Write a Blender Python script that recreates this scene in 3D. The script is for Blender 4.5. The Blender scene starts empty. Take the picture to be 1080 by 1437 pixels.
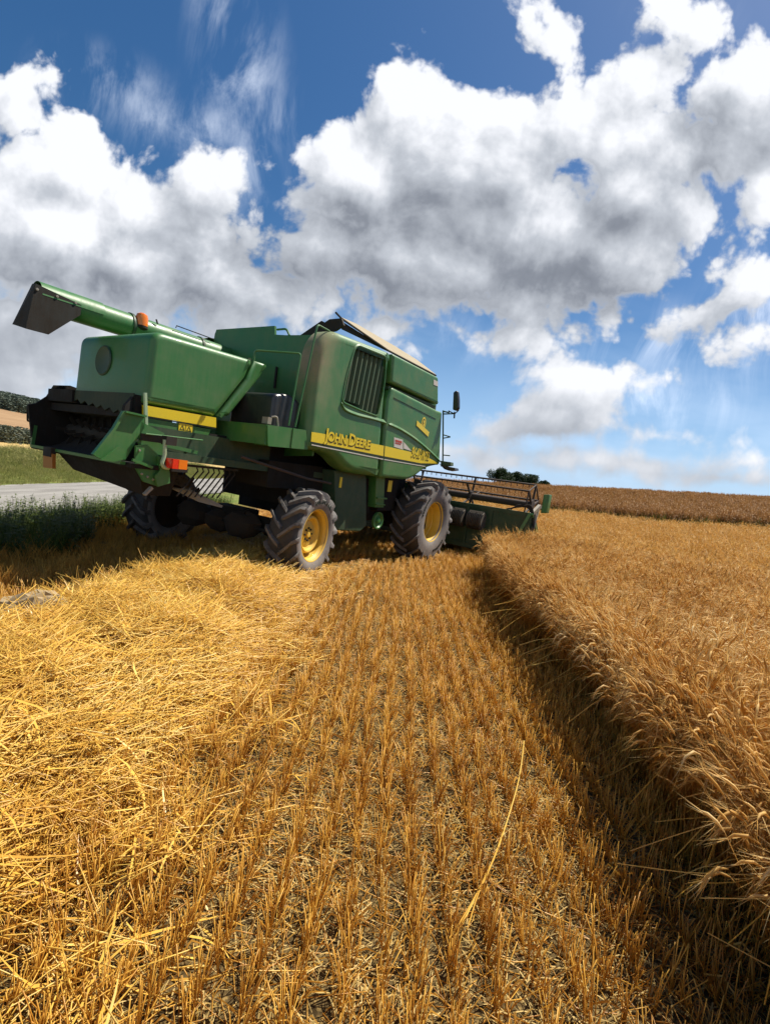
import bpy, math, random, numpy as np
from mathutils import Vector, Matrix, Euler
from mathutils.geometry import tessellate_polygon
R=math.radians
sc=bpy.context.scene
col=sc.collection
rng=np.random.default_rng(7); random.seed(7)
# ------------------------------------------------------------------ camera
CAM_H=1.7409
cd=bpy.data.cameras.new('camera'); cam=bpy.data.objects.new('camera',cd); col.objects.link(cam)
cd.sensor_fit='VERTICAL'; cd.sensor_height=36.0; cd.lens=36.0*673.74/1437.0
cd.clip_start=0.05; cd.clip_end=6000
_p,_r=-0.07926,0.13825
_fw=Vector((0,math.cos(_p),math.sin(_p))); _rt=Vector((1,0,0)); _up=_rt.cross(_fw)
_r2=math.cos(_r)*_rt+math.sin(_r)*_up; _u2=-math.sin(_r)*_rt+math.cos(_r)*_up
M3=Matrix((_r2,_u2,-_fw)).transposed()
cam.matrix_world=Matrix.Translation((0,0,CAM_H))@M3.to_4x4()
sc.camera=cam
# ------------------------------------------------------------------ render settings
sc.view_settings.view_transform='Standard'; sc.view_settings.look='None'
sc.view_settings.exposure=0.68; sc.view_settings.gamma=1.0; sc.view_settings.use_curve_mapping=False
sc.cycles.max_bounces=5; sc.cycles.diffuse_bounces=3; sc.cycles.glossy_bounces=2; sc.cycles.transmission_bounces=3
sc.cycles.transparent_max_bounces=4; sc.cycles.caustics_reflective=False; sc.cycles.caustics_refractive=False
# ------------------------------------------------------------------ sun
SUN_AZ,SUN_EL=R(55),R(58)
sl=bpy.data.lights.new('sun','SUN'); sl.energy=4.6; sl.angle=R(0.53); sl.color=(1,.94,.82)
so=bpy.data.objects.new('sun',sl); col.objects.link(so)
_sd=Vector((math.sin(SUN_AZ)*math.cos(SUN_EL),math.cos(SUN_AZ)*math.cos(SUN_EL),math.sin(SUN_EL)))
so.rotation_euler=_sd.to_track_quat('Z','Y').to_euler(); so.location=_sd*60
# ------------------------------------------------------------------ node helper
class NT:
    def __init__(s,nt): s.t=nt; s.n=nt.nodes; s.l=nt.links
    def new(s,ty,**k):
        n=s.n.new(ty)
        for a,b in k.items(): setattr(n,a,b)
        return n
    def put(s,sock,v):
        if v is None: return
        if hasattr(v,'links') or hasattr(v,'is_linked'): s.l.new(v,sock)
        else:
            if isinstance(v,(tuple,list)) and len(v)==3 and sock.type=='RGBA': v=(*v,1)
            sock.default_value=v
    def math(s,op,a,b=None,c=None,clamp=False):
        n=s.new('ShaderNodeMath',operation=op); n.use_clamp=clamp
        for i,v in enumerate((a,b,c)): s.put(n.inputs[i],v)
        return n.outputs[0]
    def vmath(s,op,a,b=None,sc=None):
        n=s.new('ShaderNodeVectorMath',operation=op); s.put(n.inputs[0],a)
        if b is not None: s.put(n.inputs[1],b)
        if sc is not None: s.put(n.inputs['Scale'],sc)
        return n.outputs['Value'] if op in('LENGTH','DOT_PRODUCT') else n.outputs[0]
    def comb(s,x,y,z=0.0):
        n=s.new('ShaderNodeCombineXYZ'); s.put(n.inputs[0],x); s.put(n.inputs[1],y); s.put(n.inputs[2],z); return n.outputs[0]
    def sep(s,v):
        n=s.new('ShaderNodeSeparateXYZ'); s.put(n.inputs[0],v); return n.outputs
    def noise(s,v,scale,detail=2,rough=.5,out=0,dist=0.0,dim='3D',lac=2.0):
        n=s.new('ShaderNodeTexNoise',noise_dimensions=dim); s.put(n.inputs['Vector'],v); n.inputs['Scale'].default_value=scale
        n.inputs['Detail'].default_value=detail; n.inputs['Roughness'].default_value=rough; n.inputs['Distortion'].default_value=dist; n.inputs['Lacunarity'].default_value=lac
        return n.outputs[out]
    def mix(s,f,a,b,blend='MIX'):
        n=s.new('ShaderNodeMix',data_type='RGBA',blend_type=blend); s.put(n.inputs[0],f); s.put(n.inputs[6],a); s.put(n.inputs[7],b); return n.outputs[2]
    def ramp(s,f,lo,hi,a=0.0,b=1.0,smooth=True):
        n=s.new('ShaderNodeMapRange',interpolation_type='SMOOTHSTEP' if smooth else 'LINEAR'); s.put(n.inputs[0],f)
        for i,v in enumerate((lo,hi,a,b)): s.put(n.inputs[i+1],v)
        return n.outputs[0]
# ------------------------------------------------------------------ sky: Nishita + cumulus
w=bpy.data.worlds.new('World'); sc.world=w; w.use_nodes=True
w.cycles.sampling_method='MANUAL'; w.cycles.sample_map_resolution=512
T=NT(w.node_tree); T.n.clear()
out=T.new('ShaderNodeOutputWorld'); bg=T.new('ShaderNodeBackground'); T.l.new(bg.outputs[0],out.inputs[0]); bg.inputs[1].default_value=0.1
sky=T.new('ShaderNodeTexSky',sky_type='NISHITA'); sky.sun_disc=False; sky.sun_elevation=SUN_EL; sky.sun_rotation=SUN_AZ
sky.altitude=300; sky.air_density=1.0; sky.dust_density=.7; sky.ozone_density=2.5
geo=T.new('ShaderNodeTexCoord').outputs['Generated']
x_,y_,z_=T.sep(geo)
ya=T.math('MAXIMUM',T.math('ABSOLUTE',y_),.06)
P=T.comb(T.math('DIVIDE',x_,ya),T.math('DIVIDE',z_,ya))
# cumulus masses: (u, v, ru, rv, tilt) on the plane y=1 ahead of the viewer, world directions
BL=[(0.049, 0.596, 0.26, 0.146, 0.131), (-0.121, 0.587, 0.16, 0.101, 0.465), (-0.07, 0.728, 0.081, 0.059, 0.13), (0.113, 0.732, 0.126, 0.052, -0.034), (0.266, 0.739, 0.12, 0.074, 0.639), (0.36, 0.803, 0.118, 0.057, 0.782), (0.438, 0.93, 0.053, 0.082, 1.284), (0.265, 0.495, 0.284, 0.124, -0.001), (0.015, 0.434, 0.328, 0.106, 0.049), (-0.2, 0.426, 0.122, 0.089, 0.133), (0.404, 0.596, 0.126, 0.091, 0.132), (0.511, 0.617, 0.045, 0.051, 0.132), (0.336, 0.701, 0.118, 0.079, 0.131), (0.26, 0.691, 0.083, 0.059, 0.131), (-0.257, 0.596, 0.042, 0.033, 0.131), (0.195, 0.396, 0.171, 0.053, 0.134), (-0.378, 0.402, 0.086, 0.055, 0.133), (0.092, 0.308, 0.087, 0.028, -0.12), (0.179, 0.309, 0.043, 0.014, 0.135), (0.581, 0.852, 0.114, 0.066, 0.381), (0.585, 0.727, 0.145, 0.063, 0.131), (0.473, 0.686, 0.083, 0.053, 0.131), (0.658, 0.663, 0.042, 0.047, 0.132), (-0.827, 0.595, 0.069, 0.079, -0.289), (-0.727, 0.507, 0.132, 0.111, -0.378), (-0.758, 0.366, 0.181, 0.15, 0.133), (-0.565, 0.467, 0.127, 0.089, -0.204), (-0.449, 0.53, 0.059, 0.052, -0.203), (-0.611, 0.343, 0.238, 0.09, 0.049), (-0.41, 0.363, 0.114, 0.098, -0.292), (-0.474, 0.284, 0.181, 0.053, 0.05), (-0.718, 0.23, 0.204, 0.077, 0.134), (-0.304, 0.328, 0.101, 0.05, -0.035), (-0.781, 0.106, 0.111, 0.057, 0.136), (-0.743, 0.184, 0.132, 0.057, 0.135), (-0.612, 0.194, 0.16, 0.046, -0.036), (-0.506, 0.237, 0.131, 0.035, -0.001), (-0.665, 0.13, 0.103, 0.023, 0.05), (-0.791, 0.047, 0.074, 0.02, 0.136), (0.192, 0.887, 0.041, 0.031, -0.195), (0.395, 0.954, 0.038, 0.02, 0.128), (0.672, 0.481, 0.054, 0.058, 0.134), (0.644, 0.621, 0.033, 0.048, 0.132), (0.569, 0.404, 0.083, 0.04, 0.572), (0.4, 0.381, 0.066, 0.043, 0.837), (0.693, 0.364, 0.052, 0.031, -0.035), (0.575, 0.486, 0.034, 0.021, 0.133), (0.469, 0.439, 0.049, 0.023, 0.747), (-0.051, 0.289, 0.065, 0.022, -0.001), (0.027, 0.257, 0.032, 0.021, 0.135), (-0.117, 0.347, 0.04, 0.019, 0.134), (0.297, 0.167, 0.11, 0.052, 0.136), (0.215, 0.126, 0.038, 0.026, 0.137), (0.345, 0.231, 0.061, 0.014, 0.05), (0.286, 0.238, 0.029, 0.016, 0.136), (0.388, 0.155, 0.044, 0.026, 0.137), (0.535, 0.156, 0.08, 0.013, 0.05), (0.48, 0.092, 0.292, 0.025, 0.085), (0.204, 0.059, 0.11, 0.022, 0.137), (0.659, 0.088, 0.19, 0.022, 0.051), (0.726, 0.124, 0.087, 0.015, 0.138), (0.129, 0.065, 0.047, 0.013, 0.137)]
SH=[(0.011, 0.461, 0.27, 0.082, 0.049), (0.256, 0.46, 0.228, 0.075, -0.001), (0.396, 0.561, 0.112, 0.054, 0.132), (0.082, 0.373, 0.272, 0.053, 0.049), (-0.237, 0.379, 0.172, 0.062, 0.133), (0.59, 0.735, 0.124, 0.042, 0.131), (0.491, 0.702, 0.069, 0.045, 0.131), (0.136, 0.581, 0.098, 0.067, 0.132), (-0.003, 0.562, 0.085, 0.054, 0.132), (-0.385, 0.401, 0.114, 0.063, -0.291), (-0.623, 0.314, 0.187, 0.048, -0.069), (-0.475, 0.291, 0.174, 0.036, 0.05), (-0.744, 0.198, 0.147, 0.037, 0.135), (-0.797, 0.119, 0.089, 0.032, 0.135), (0.338, 0.401, 0.1, 0.035, 0.134), (0.304, 0.13, 0.08, 0.017, 0.137), (0.513, 0.073, 0.176, 0.007, 0.085)]
WI=[(-0.405, 0.763, 0.063, 0.166, 0.291), (-0.343, 0.659, 0.07, 0.04, -0.201), (-0.453, 0.624, 0.056, 0.04, 0.13), (-0.56, 0.63, 0.037, 0.029, 0.13), (-0.366, 0.555, 0.043, 0.054, 0.131), (0.437, 0.949, 0.048, 0.032, 0.128), (-0.656, 0.678, 0.083, 0.04, -0.201), (0.682, 0.419, 0.085, 0.11, 0.134), (0.509, 0.339, 0.129, 0.056, 0.135), (0.01, 0.272, 0.087, 0.035, 0.135), (0.487, 0.222, 0.173, 0.057, 0.136), (-0.737, 0.112, 0.177, 0.072, 0.136)]
def blobnodes(T,P,L):
    cur=None
    for u,v,ru,rv,t in L:
        m=T.new('ShaderNodeMapping',vector_type='TEXTURE')
        if cur is None: T.put(m.inputs[0],P)
        else:   # the tiny term only makes the renderer work through the masses one after another
            q=T.new('ShaderNodeVectorMath',operation='MULTIPLY_ADD'); T.put(q.inputs[0],cur); q.inputs[1].default_value=(1e-7,)*3; T.put(q.inputs[2],P); T.put(m.inputs[0],q.outputs[0])
        m.inputs['Location'].default_value=(u,v,0); m.inputs['Rotation'].default_value=(0,0,t); m.inputs['Scale'].default_value=(ru,rv,1)
        ln=T.vmath('LENGTH',m.outputs[0]); s_=min(ru,rv)
        d=T.math('MULTIPLY_ADD',ln,-s_,s_)
        cur=d if cur is None else T.math('SMOOTH_MAX',cur,d,.035)
    return cur
g=bpy.data.node_groups.new('cloud_density','ShaderNodeTree')
g.interface.new_socket('P',in_out='INPUT',socket_type='NodeSocketVector'); g.interface.new_socket('D',in_out='OUTPUT',socket_type='NodeSocketFloat')
G=NT(g); gi=G.new('NodeGroupInput'); go=G.new('NodeGroupOutput')
p=gi.outputs[0]
wr=G.vmath('SCALE',G.vmath('SUBTRACT',G.noise(p,4.0,2,.5,1,dim='2D'),(.5,.5,.5)),sc=.055)
pw=G.vmath('ADD',p,wr)
D=blobnodes(G,pw,BL)
n1=G.noise(pw,6.0,9,.55,0,dim='2D')
v1=G.new('ShaderNodeTexVoronoi',feature='F1',voronoi_dimensions='2D',normalize=True); G.put(v1.inputs['Vector'],pw); v1.inputs['Scale'].default_value=11; v1.inputs['Detail'].default_value=3; v1.inputs['Roughness'].default_value=.6
amp=G.ramp(G.sep(p)[1],.02,.40,.30,1.0)
D=G.math('ADD',D,G.math('MULTIPLY',G.math('MULTIPLY',G.math('SUBTRACT',n1,.5),.19),amp))
D=G.math('SUBTRACT',D,G.math('MULTIPLY',G.math('MULTIPLY',G.math('SUBTRACT',v1.outputs['Distance'],.45),.11),amp))
G.l.new(D,go.inputs[0])
def dens(P):
    n=T.new('ShaderNodeGroup'); n.node_tree=g; T.put(n.inputs[0],P); return n.outputs[0]
D0=dens(P); D1=dens(T.vmath('ADD',P,(.035,.055,0)))
al=T.ramp(D0,-.004,.026)
dif=T.math('MULTIPLY',T.math('SUBTRACT',D0,D1),3.6)
shd=T.ramp(T.math('ADD',blobnodes(T,P,SH),T.math('MULTIPLY',T.math('SUBTRACT',T.noise(P,4,4,.5,dim='2D'),.5),.085)),-.10,.16)
thick=T.ramp(D0,.0,.11)
lit=T.math('ADD',T.math('ADD',.90,dif),T.math('MULTIPLY',shd,-.68),clamp=True)
lit=T.math('MAXIMUM',lit,T.math('MULTIPLY',T.math('SUBTRACT',1.0,thick),T.math('SUBTRACT',.8,T.math('MULTIPLY',shd,.45))))
cr=T.new('ShaderNodeValToRGB'); T.put(cr.inputs[0],lit); e=cr.color_ramp
e.elements[0].position=0; e.elements[0].color=(.16,.18,.22,1); e.elements[1].position=1; e.elements[1].color=(.93,.95,1.0,1)
for q,c in ((.35,(.26,.285,.335)),(.7,(.54,.575,.635))):
    k=e.elements.new(q); k.color=(*c,1)
ccol=T.vmath('SCALE',cr.outputs[0],sc=6.6)
hs=T.new('ShaderNodeHueSaturation'); hs.inputs['Saturation'].default_value=1.3; hs.inputs['Value'].default_value=SKYV if 'SKYV' in globals() else .60; T.put(hs.inputs['Color'],sky.outputs[0])
skc=hs.outputs[0]
# thin high wisps
wn=T.noise(T.vmath('ADD',T.vmath('MULTIPLY',P,(3.4,.9,1)),T.vmath('SCALE',T.noise(P,2.5,2,.5,1,dim='2D'),sc=.45)),3.0,6,.62,0,dim='2D')
wm=T.math('MULTIPLY',T.ramp(blobnodes(T,P,WI),-.06,.10),T.ramp(wn,.40,.78),clamp=True)
haz=T.math('MULTIPLY',T.ramp(T.sep(P)[1],.5,.0),T.ramp(T.noise(T.vmath('MULTIPLY',P,(1,3,1)),2.5,4,.6,dim='2D'),.35,.75),clamp=True)
c=T.mix(T.ramp(T.sep(P)[1],.42,-.10,0,.8),skc,(3.0,4.6,7.0))
c=T.mix(T.math('MULTIPLY',haz,.32),c,(5.6,6.6,8.0))
c=T.mix(T.math('MULTIPLY',wm,.75),c,(7.6,8.2,9.2))
c=T.mix(al,c,ccol)
T.l.new(c,bg.inputs[0])
# ------------------------------------------------------------------ materials
MAT={}
def pmat(name,base,rough=.6,metal=0.0,spec=.5,coat=0.0):
    m=bpy.data.materials.new(name); m.use_nodes=True; t=NT(m.node_tree); b=t.n['Principled BSDF']
    b.inputs['Base Color'].default_value=(*base,1); b.inputs['Roughness'].default_value=rough; b.inputs['Metallic'].default_value=metal
    b.inputs['Specular IOR Level'].default_value=spec; b.inputs['Coat Weight'].default_value=coat
    MAT[name]=m; return m,t,b
def paint(name,base,rough=.34,dust=.35,dustcol=(.30,.24,.15),coat=.25,scale=3.0,grime=None):
    m,t,b=pmat(name,base,rough,coat=coat)
    o=t.new('ShaderNodeTexCoord').outputs['Object']
    n1=t.noise(o,scale,6,.62); n2=t.noise(t.vmath('MULTIPLY',o,(14,14,1.2)),2.0,4,.6); n3=t.noise(o,60,3,.6)
    f=t.math('ADD',t.math('MULTIPLY',n1,.6),t.math('ADD',t.math('MULTIPLY',n2,.3),t.math('MULTIPLY',n3,.15)))
    f=t.math('MULTIPLY',t.ramp(f,.36,.78),dust)
    if grime:   # straw dust settled high up at the rear edge of the panel
        x,y,z=t.sep(o)
        e=t.ramp(y,grime[0],grime[1],1,0); h=t.ramp(z,grime[2],grime[3])
        f=t.math('ADD',f,t.math('MULTIPLY',t.math('MULTIPLY',e,h),t.ramp(n1,.2,.6,.45,.95)),clamp=True)
    c=t.mix(f,base,dustcol)
    c=t.mix(t.math('MULTIPLY',t.ramp(n3,.3,.7),.12),c,tuple(v*.5 for v in base))
    t.put(b.inputs['Base Color'],c); t.put(b.inputs['Roughness'],t.math('ADD',rough,t.math('MULTIPLY',f,.9),clamp=True))
    bp=t.new('ShaderNodeBump'); bp.inputs['Strength'].default_value=.12; bp.inputs['Distance'].default_value=.01; t.put(bp.inputs['Height'],t.noise(o,2.2,2,.5)); t.put(b.inputs['Normal'],bp.outputs[0])
    return m
paint('green paint',(.036,.165,.036),dust=.22,rough=.38,coat=.15)
paint('green panel',(.042,.175,.040),dust=.34,rough=.38,grime=(-.35,.22,2.2,3.5),coat=.15)
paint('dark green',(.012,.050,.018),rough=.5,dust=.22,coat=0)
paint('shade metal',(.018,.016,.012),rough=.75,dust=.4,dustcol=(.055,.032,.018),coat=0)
paint('grimy steel',(.010,.008,.006),rough=.8,dust=.5,dustcol=(.030,.019,.011),coat=0)
paint('caked dirt',(.03,.02,.012),rough=.9,dust=.5,dustcol=(.07,.045,.025),coat=0)
paint('black plastic',(.012,.013,.016),rough=.33,dust=.12,coat=.2)
paint('yellow paint',(.72,.47,.012),rough=.4,dust=.15,coat=.2)
paint('wheel yellow',(.70,.43,.03),rough=.42,dust=.4,dustcol=(.58,.44,.20),coat=.1,scale=6)
paint('decal yellow',(.80,.60,.02),rough=.4,dust=.06,coat=.2)
paint('pale line',(.35,.48,.30),rough=.45,dust=.2)
paint('decal black',(.012,.022,.014),rough=.45,dust=.05,coat=0)
paint('decal white',(.62,.58,.52),rough=.5,dust=.15,coat=0)
paint('decal red',(.45,.05,.03),rough=.5,dust=.1,coat=0)
paint('louvre green',(.05,.10,.045),rough=.55,dust=.5,dustcol=(.13,.12,.075),coat=0)
paint('dusty cover',(.36,.30,.20),rough=.8,dust=.7,dustcol=(.42,.34,.22),coat=0)
paint('bare steel',(.30,.27,.22),rough=.45,dust=.5,dustcol=(.2,.13,.07),coat=0)
paint('coil steel',(.10,.085,.065),rough=.5,dust=.5,dustcol=(.09,.06,.04),coat=0)
paint('shaded green',(.010,.028,.013),rough=.7,dust=.2,coat=0)  # hood green with its shade put into the colour, for the curtain
paint('reel brown',(.045,.028,.020),rough=.6,dust=.4,dustcol=(.12,.08,.05),coat=0)
pmat('amber',(.85,.20,.01),.2,coat=.6); pmat('red lens',(.75,.03,.01),.2,coat=.6); pmat('dusty orange',(.42,.15,.02),.5); pmat('mirror glass',(.05,.06,.07),.05,metal=1)
# tyre rubber: black with dried pale dust
def tyre_mat(name,dust,col,lo=.3,hi=.66):
    m,t,b=pmat(name,(.02,.02,.02),.75)
    o=t.new('ShaderNodeTexCoord').outputs['Object']
    f=t.math('MULTIPLY',t.ramp(t.math('ADD',t.math('MULTIPLY',t.noise(o,5,6,.65),.7),t.math('MULTIPLY',t.noise(o,45,3,.6),.3)),lo,hi),dust)
    t.put(b.inputs['Base Color'],t.mix(f,(.028,.026,.026),col)); 
    bp=t.new('ShaderNodeBump'); bp.inputs['Strength'].default_value=.35; bp.inputs['Distance'].default_value=.01; t.put(bp.inputs['Height'],t.noise(o,70,4,.6)); t.put(b.inputs['Normal'],bp.outputs[0])
tyre_mat('tyre tread',.45,(.085,.07,.055)); tyre_mat('tyre sidewall',.95,(.22,.195,.175),.2,.55); tyre_mat('tyre lug',.9,(.17,.15,.135),.25,.62)
def plantmat(name,cols,trans=.25,rough=.6,var=.35,big=.35,spec=.3,hue=0.0,zcol=None):
    """dry straw or leaf: colour varies from stem to stem and across the field"""
    m=bpy.data.materials.new(name); m.use_nodes=True; t=NT(m.node_tree); b=t.n['Principled BSDF']; MAT[name]=m
    g=t.new('ShaderNodeNewGeometry'); oi=t.new('ShaderNodeObjectInfo')
    r=t.math('FRACT',t.math('ADD',g.outputs['Random Per Island'],oi.outputs['Random']))
    cr=t.new('ShaderNodeValToRGB'); e=cr.color_ramp; e.elements[0].position=0; e.elements[0].color=(*cols[0],1); e.elements[1].position=1; e.elements[1].color=(*cols[-1],1)
    for i,c in enumerate(cols[1:-1]): k=e.elements.new((i+1)/(len(cols)-1)); k.color=(*c,1)
    n=t.noise(g.outputs['Position'],.9,3,.6)
    t.put(cr.inputs[0],t.math('ADD',t.math('MULTIPLY',r,1-big),t.math('MULTIPLY',t.ramp(n,.3,.7),big)))
    c=cr.outputs[0]
    t.put(b.inputs['Base Color'],c); b.inputs['Roughness'].default_value=rough; b.inputs['Specular IOR Level'].default_value=spec
    if trans:
        tr=t.new('ShaderNodeBsdfTranslucent'); t.put(tr.inputs[0],c); mx=t.new('ShaderNodeMixShader'); mx.inputs[0].default_value=trans
        t.l.new(b.outputs[0],mx.inputs[1]); t.l.new(tr.outputs[0],mx.inputs[2]); t.l.new(mx.outputs[0],t.n['Material Output'].inputs[0])
    return m
plantmat('stubble straw',[(.34,.14,.018),(.56,.26,.032),(.80,.46,.075),(.64,.32,.042)],trans=.2,rough=.42,spec=.5)
plantmat('loose straw',[(.46,.22,.03),(.72,.41,.065),(.84,.54,.10),(.90,.70,.25)],trans=.2,rough=.38,spec=.5)
plantmat('chaff',[(.16,.10,.03),(.32,.22,.065),(.50,.35,.12),(.60,.44,.18)],trans=.1,rough=.7)
plantmat('crop stem',[(.40,.18,.03),(.58,.30,.055),(.68,.40,.09)],trans=.42)
plantmat('crop ear',[(.36,.17,.035),(.62,.34,.075),(.80,.51,.16),(.92,.76,.42)],trans=.36,big=.35)
plantmat('far crop',[(.24,.11,.030),(.36,.18,.055),(.46,.26,.09)],trans=.3,big=.5)
plantmat('far crop green',[(.07,.12,.015),(.13,.18,.03),(.24,.22,.05)],trans=.2)
plantmat('weed leaf',[(.04,.07,.010),(.08,.12,.018),(.16,.18,.035)],trans=.3)
plantmat('verge grass',[(.17,.20,.045),(.29,.29,.085),(.45,.38,.16)],trans=.4)
plantmat('tree leaf',[(.012,.030,.010),(.022,.050,.014),(.045,.075,.020)],trans=.2)
plantmat('hazed hedge leaf',[(.05,.06,.035),(.08,.09,.055),(.11,.11,.07)],trans=.15)  # distance haze put into the leaf colour as a paler grey-green
plantmat('hazed wood leaf',[(.06,.085,.06),(.085,.11,.08),(.11,.13,.095)],trans=.15)  # lightened leaf colour stands for the hazy air before the hill
# ------------------------------------------------------------------ mesh builder
class MB:
    def __init__(s): s.v=[]; s.f=[]; s.m=[]; s.cur=0
    def add(s,vs,fs,m=None):
        o=len(s.v); s.v+= [tuple(v) for v in vs]; s.f+=[tuple(i+o for i in f) for f in fs]; s.m+=[s.cur if m is None else m]*len(fs)
    def box(s,a,b,m=None,bev=0.0):
        (x0,y0,z0),(x1,y1,z1)=a,b
        x0,x1=min(x0,x1),max(x0,x1);y0,y1=min(y0,y1),max(y0,y1);z0,z1=min(z0,z1),max(z0,z1)
        s.add([(x0,y0,z0),(x1,y0,z0),(x1,y1,z0),(x0,y1,z0),(x0,y0,z1),(x1,y0,z1),(x1,y1,z1),(x0,y1,z1)],
              [(0,3,2,1),(4,5,6,7),(0,1,5,4),(1,2,6,5),(2,3,7,6),(3,0,4,7)],m)
    def hexa(s,bot,top,m=None):
        s.add(list(bot)+list(top),[(3,2,1,0),(4,5,6,7),(0,1,5,4),(1,2,6,5),(2,3,7,6),(3,0,4,7)],m)
    def bar(s,p,q,w,h=None,m=None,up=(0,0,1)):
        """rectangular bar from p to q"""
        p=Vector(p);q=Vector(q);d=(q-p).normalized(); u=Vector(up); 
        if abs(d.dot(u))>.97: u=Vector((1,0,0))
        a=d.cross(u).normalized()*w/2; b=a.cross(d).normalized()*(h or w)/2
        s.hexa([p-a-b,p+a-b,p+a+b,p-a+b],[q-a-b,q+a-b,q+a+b,q-a+b],m)
    def tube(s,pts,r,n=8,m=None,cap=True):
        pts=[Vector(p) for p in pts]; k=len(pts); rs=r if isinstance(r,(list,tuple)) else [r]*k
        ring=[]; ref=None
        for i,p in enumerate(pts):
            d=(pts[min(i+1,k-1)]-pts[max(i-1,0)]).normalized()
            if ref is None:
                ref=Vector((0,0,1)) if abs(d.z)<.9 else Vector((1,0,0))
            a=(ref-d*ref.dot(d)).normalized(); ref=a; b=d.cross(a)
            ring.append([p+(a*math.cos(2*math.pi*j/n)+b*math.sin(2*math.pi*j/n))*rs[i] for j in range(n)])
        vs=[v for q in ring for v in q]; fs=[]
        for i in range(k-1):
            for j in range(n):
                fs.append((i*n+j,i*n+(j+1)%n,(i+1)*n+(j+1)%n,(i+1)*n+j))
        if cap: fs+= [tuple(range(n))[::-1],tuple((k-1)*n+j for j in range(n))]
        s.add(vs,fs,m)
    def lathe(s,prof,c=(0,0,0),n=48,m=None,axis='X'):
        """prof: (offset along axis, radius) pairs"""
        vs=[];k=len(prof)
        for j in range(n):
            a=2*math.pi*j/n
            for (x,r) in prof:
                if axis=='X': vs.append((c[0]+x,c[1]+r*math.cos(a),c[2]+r*math.sin(a)))
                elif axis=='Z': vs.append((c[0]+r*math.cos(a),c[1]+r*math.sin(a),c[2]+x))
                else: vs.append((c[0]+r*math.cos(a),c[1]+x,c[2]+r*math.sin(a)))
        fs=[]
        for j in range(n):
            for i in range(k-1):
                a,b=j*k+i,((j+1)%n)*k+i
                fs.append((a,b,b+1,a+1))
        s.add(vs,fs,m)
    def prism(s,pts,fn,w0,w1,m=None,holes=()):
        """flat outline (with holes) given thickness; fn(u,v,w) -> xyz"""
        loops=[list(pts)]+[list(h) for h in holes]
        tri=tessellate_polygon([[Vector((a,b,0)) for a,b in L] for L in loops])
        al=[q for L in loops for q in L]; n=len(al)
        vs=[fn(a,b,w0) for a,b in al]+[fn(a,b,w1) for a,b in al]
        fs=[tuple(t) for t in tri]+[tuple(i+n for i in t[::-1]) for t in tri]; o=0
        for L in loops:
            k=len(L)
            fs+=[(o+i,o+(i+1)%k,n+o+(i+1)%k,n+o+i) for i in range(k)]; o+=k
        s.add(vs,fs,m)
    def slab(s,pts,fn,w0,w1,r,m=None,holes=(),steps=4):
        """like prism but the w1 face is rounded into its edge with radius r"""
        if area(pts)<0: pts=pts[::-1]
        sg=1 if w1>w0 else -1
        rings=[([tuple(q) for q in pts],w0)]
        for i in range(steps+1):
            a=math.pi/2*i/steps
            rings.append((inset(pts,r*(1-math.cos(a))),w1-sg*r*(1-math.sin(a))))
        rings.append((inset(pts,r*1.25),w1))
        k=len(pts); vs=[];fs=[]
        for L,w in rings: vs+=[fn(a,b,w) for a,b in L]
        for i in range(len(rings)-1):
            for j in range(k): fs.append((i*k+j,i*k+(j+1)%k,(i+1)*k+(j+1)%k,(i+1)*k+j))
        s.add(vs,fs,m)
        loops=[rings[-1][0]]+[list(h) for h in holes]
        tri=tessellate_polygon([[Vector((a,b,0)) for a,b in L] for L in loops]); al=[q for L in loops for q in L]
        s.add([fn(a,b,w1) for a,b in al],[tuple(t) for t in tri],m)
        for h in holes:
            k=len(h); s.add([fn(a,b,w1) for a,b in h]+[fn(a,b,w1-sg*.05) for a,b in h],[(i,(i+1)%k,k+(i+1)%k,k+i) for i in range(k)],m)
    def build(s,name,mats,parent=None,smooth=35,merge=True,loc=None):
        me=bpy.data.meshes.new(name); me.from_pydata(s.v,[],s.f)
        if isinstance(mats,str): mats=[mats]
        for q in mats: me.materials.append(MAT[q])
        me.polygons.foreach_set('material_index',s.m)
        import bmesh
        bm=bmesh.new(); bm.from_mesh(me)
        if merge: bmesh.ops.remove_doubles(bm,verts=bm.verts,dist=1e-5)
        bmesh.ops.recalc_face_normals(bm,faces=bm.faces); bm.to_mesh(me); bm.free()
        if smooth:
            me.polygons.foreach_set('use_smooth',[True]*len(me.polygons)); me.set_sharp_from_angle(angle=R(smooth))
        me.update()
        o=bpy.data.objects.new(name,me); col.objects.link(o); o.parent=parent
        if loc: o.location=loc
        return o
def area(p): return sum(p[i][0]*p[(i+1)%len(p)][1]-p[(i+1)%len(p)][0]*p[i][1] for i in range(len(p)))/2
def inset(p,d):
    out=[];n=len(p)
    for i in range(n):
        a,b,c=p[i-1],p[i],p[(i+1)%n]
        e1=Vector((b[0]-a[0],b[1]-a[1])).normalized(); e2=Vector((c[0]-b[0],c[1]-b[1])).normalized()
        n1=Vector((-e1.y,e1.x)); n2=Vector((-e2.y,e2.x)); q=(n1+n2); L=q.length
        if L<1e-6: out.append(b); continue
        q=q/L; k=d/max(.35,q.dot(n1)); out.append((b[0]+q.x*k,b[1]+q.y*k))
    return out
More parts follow.
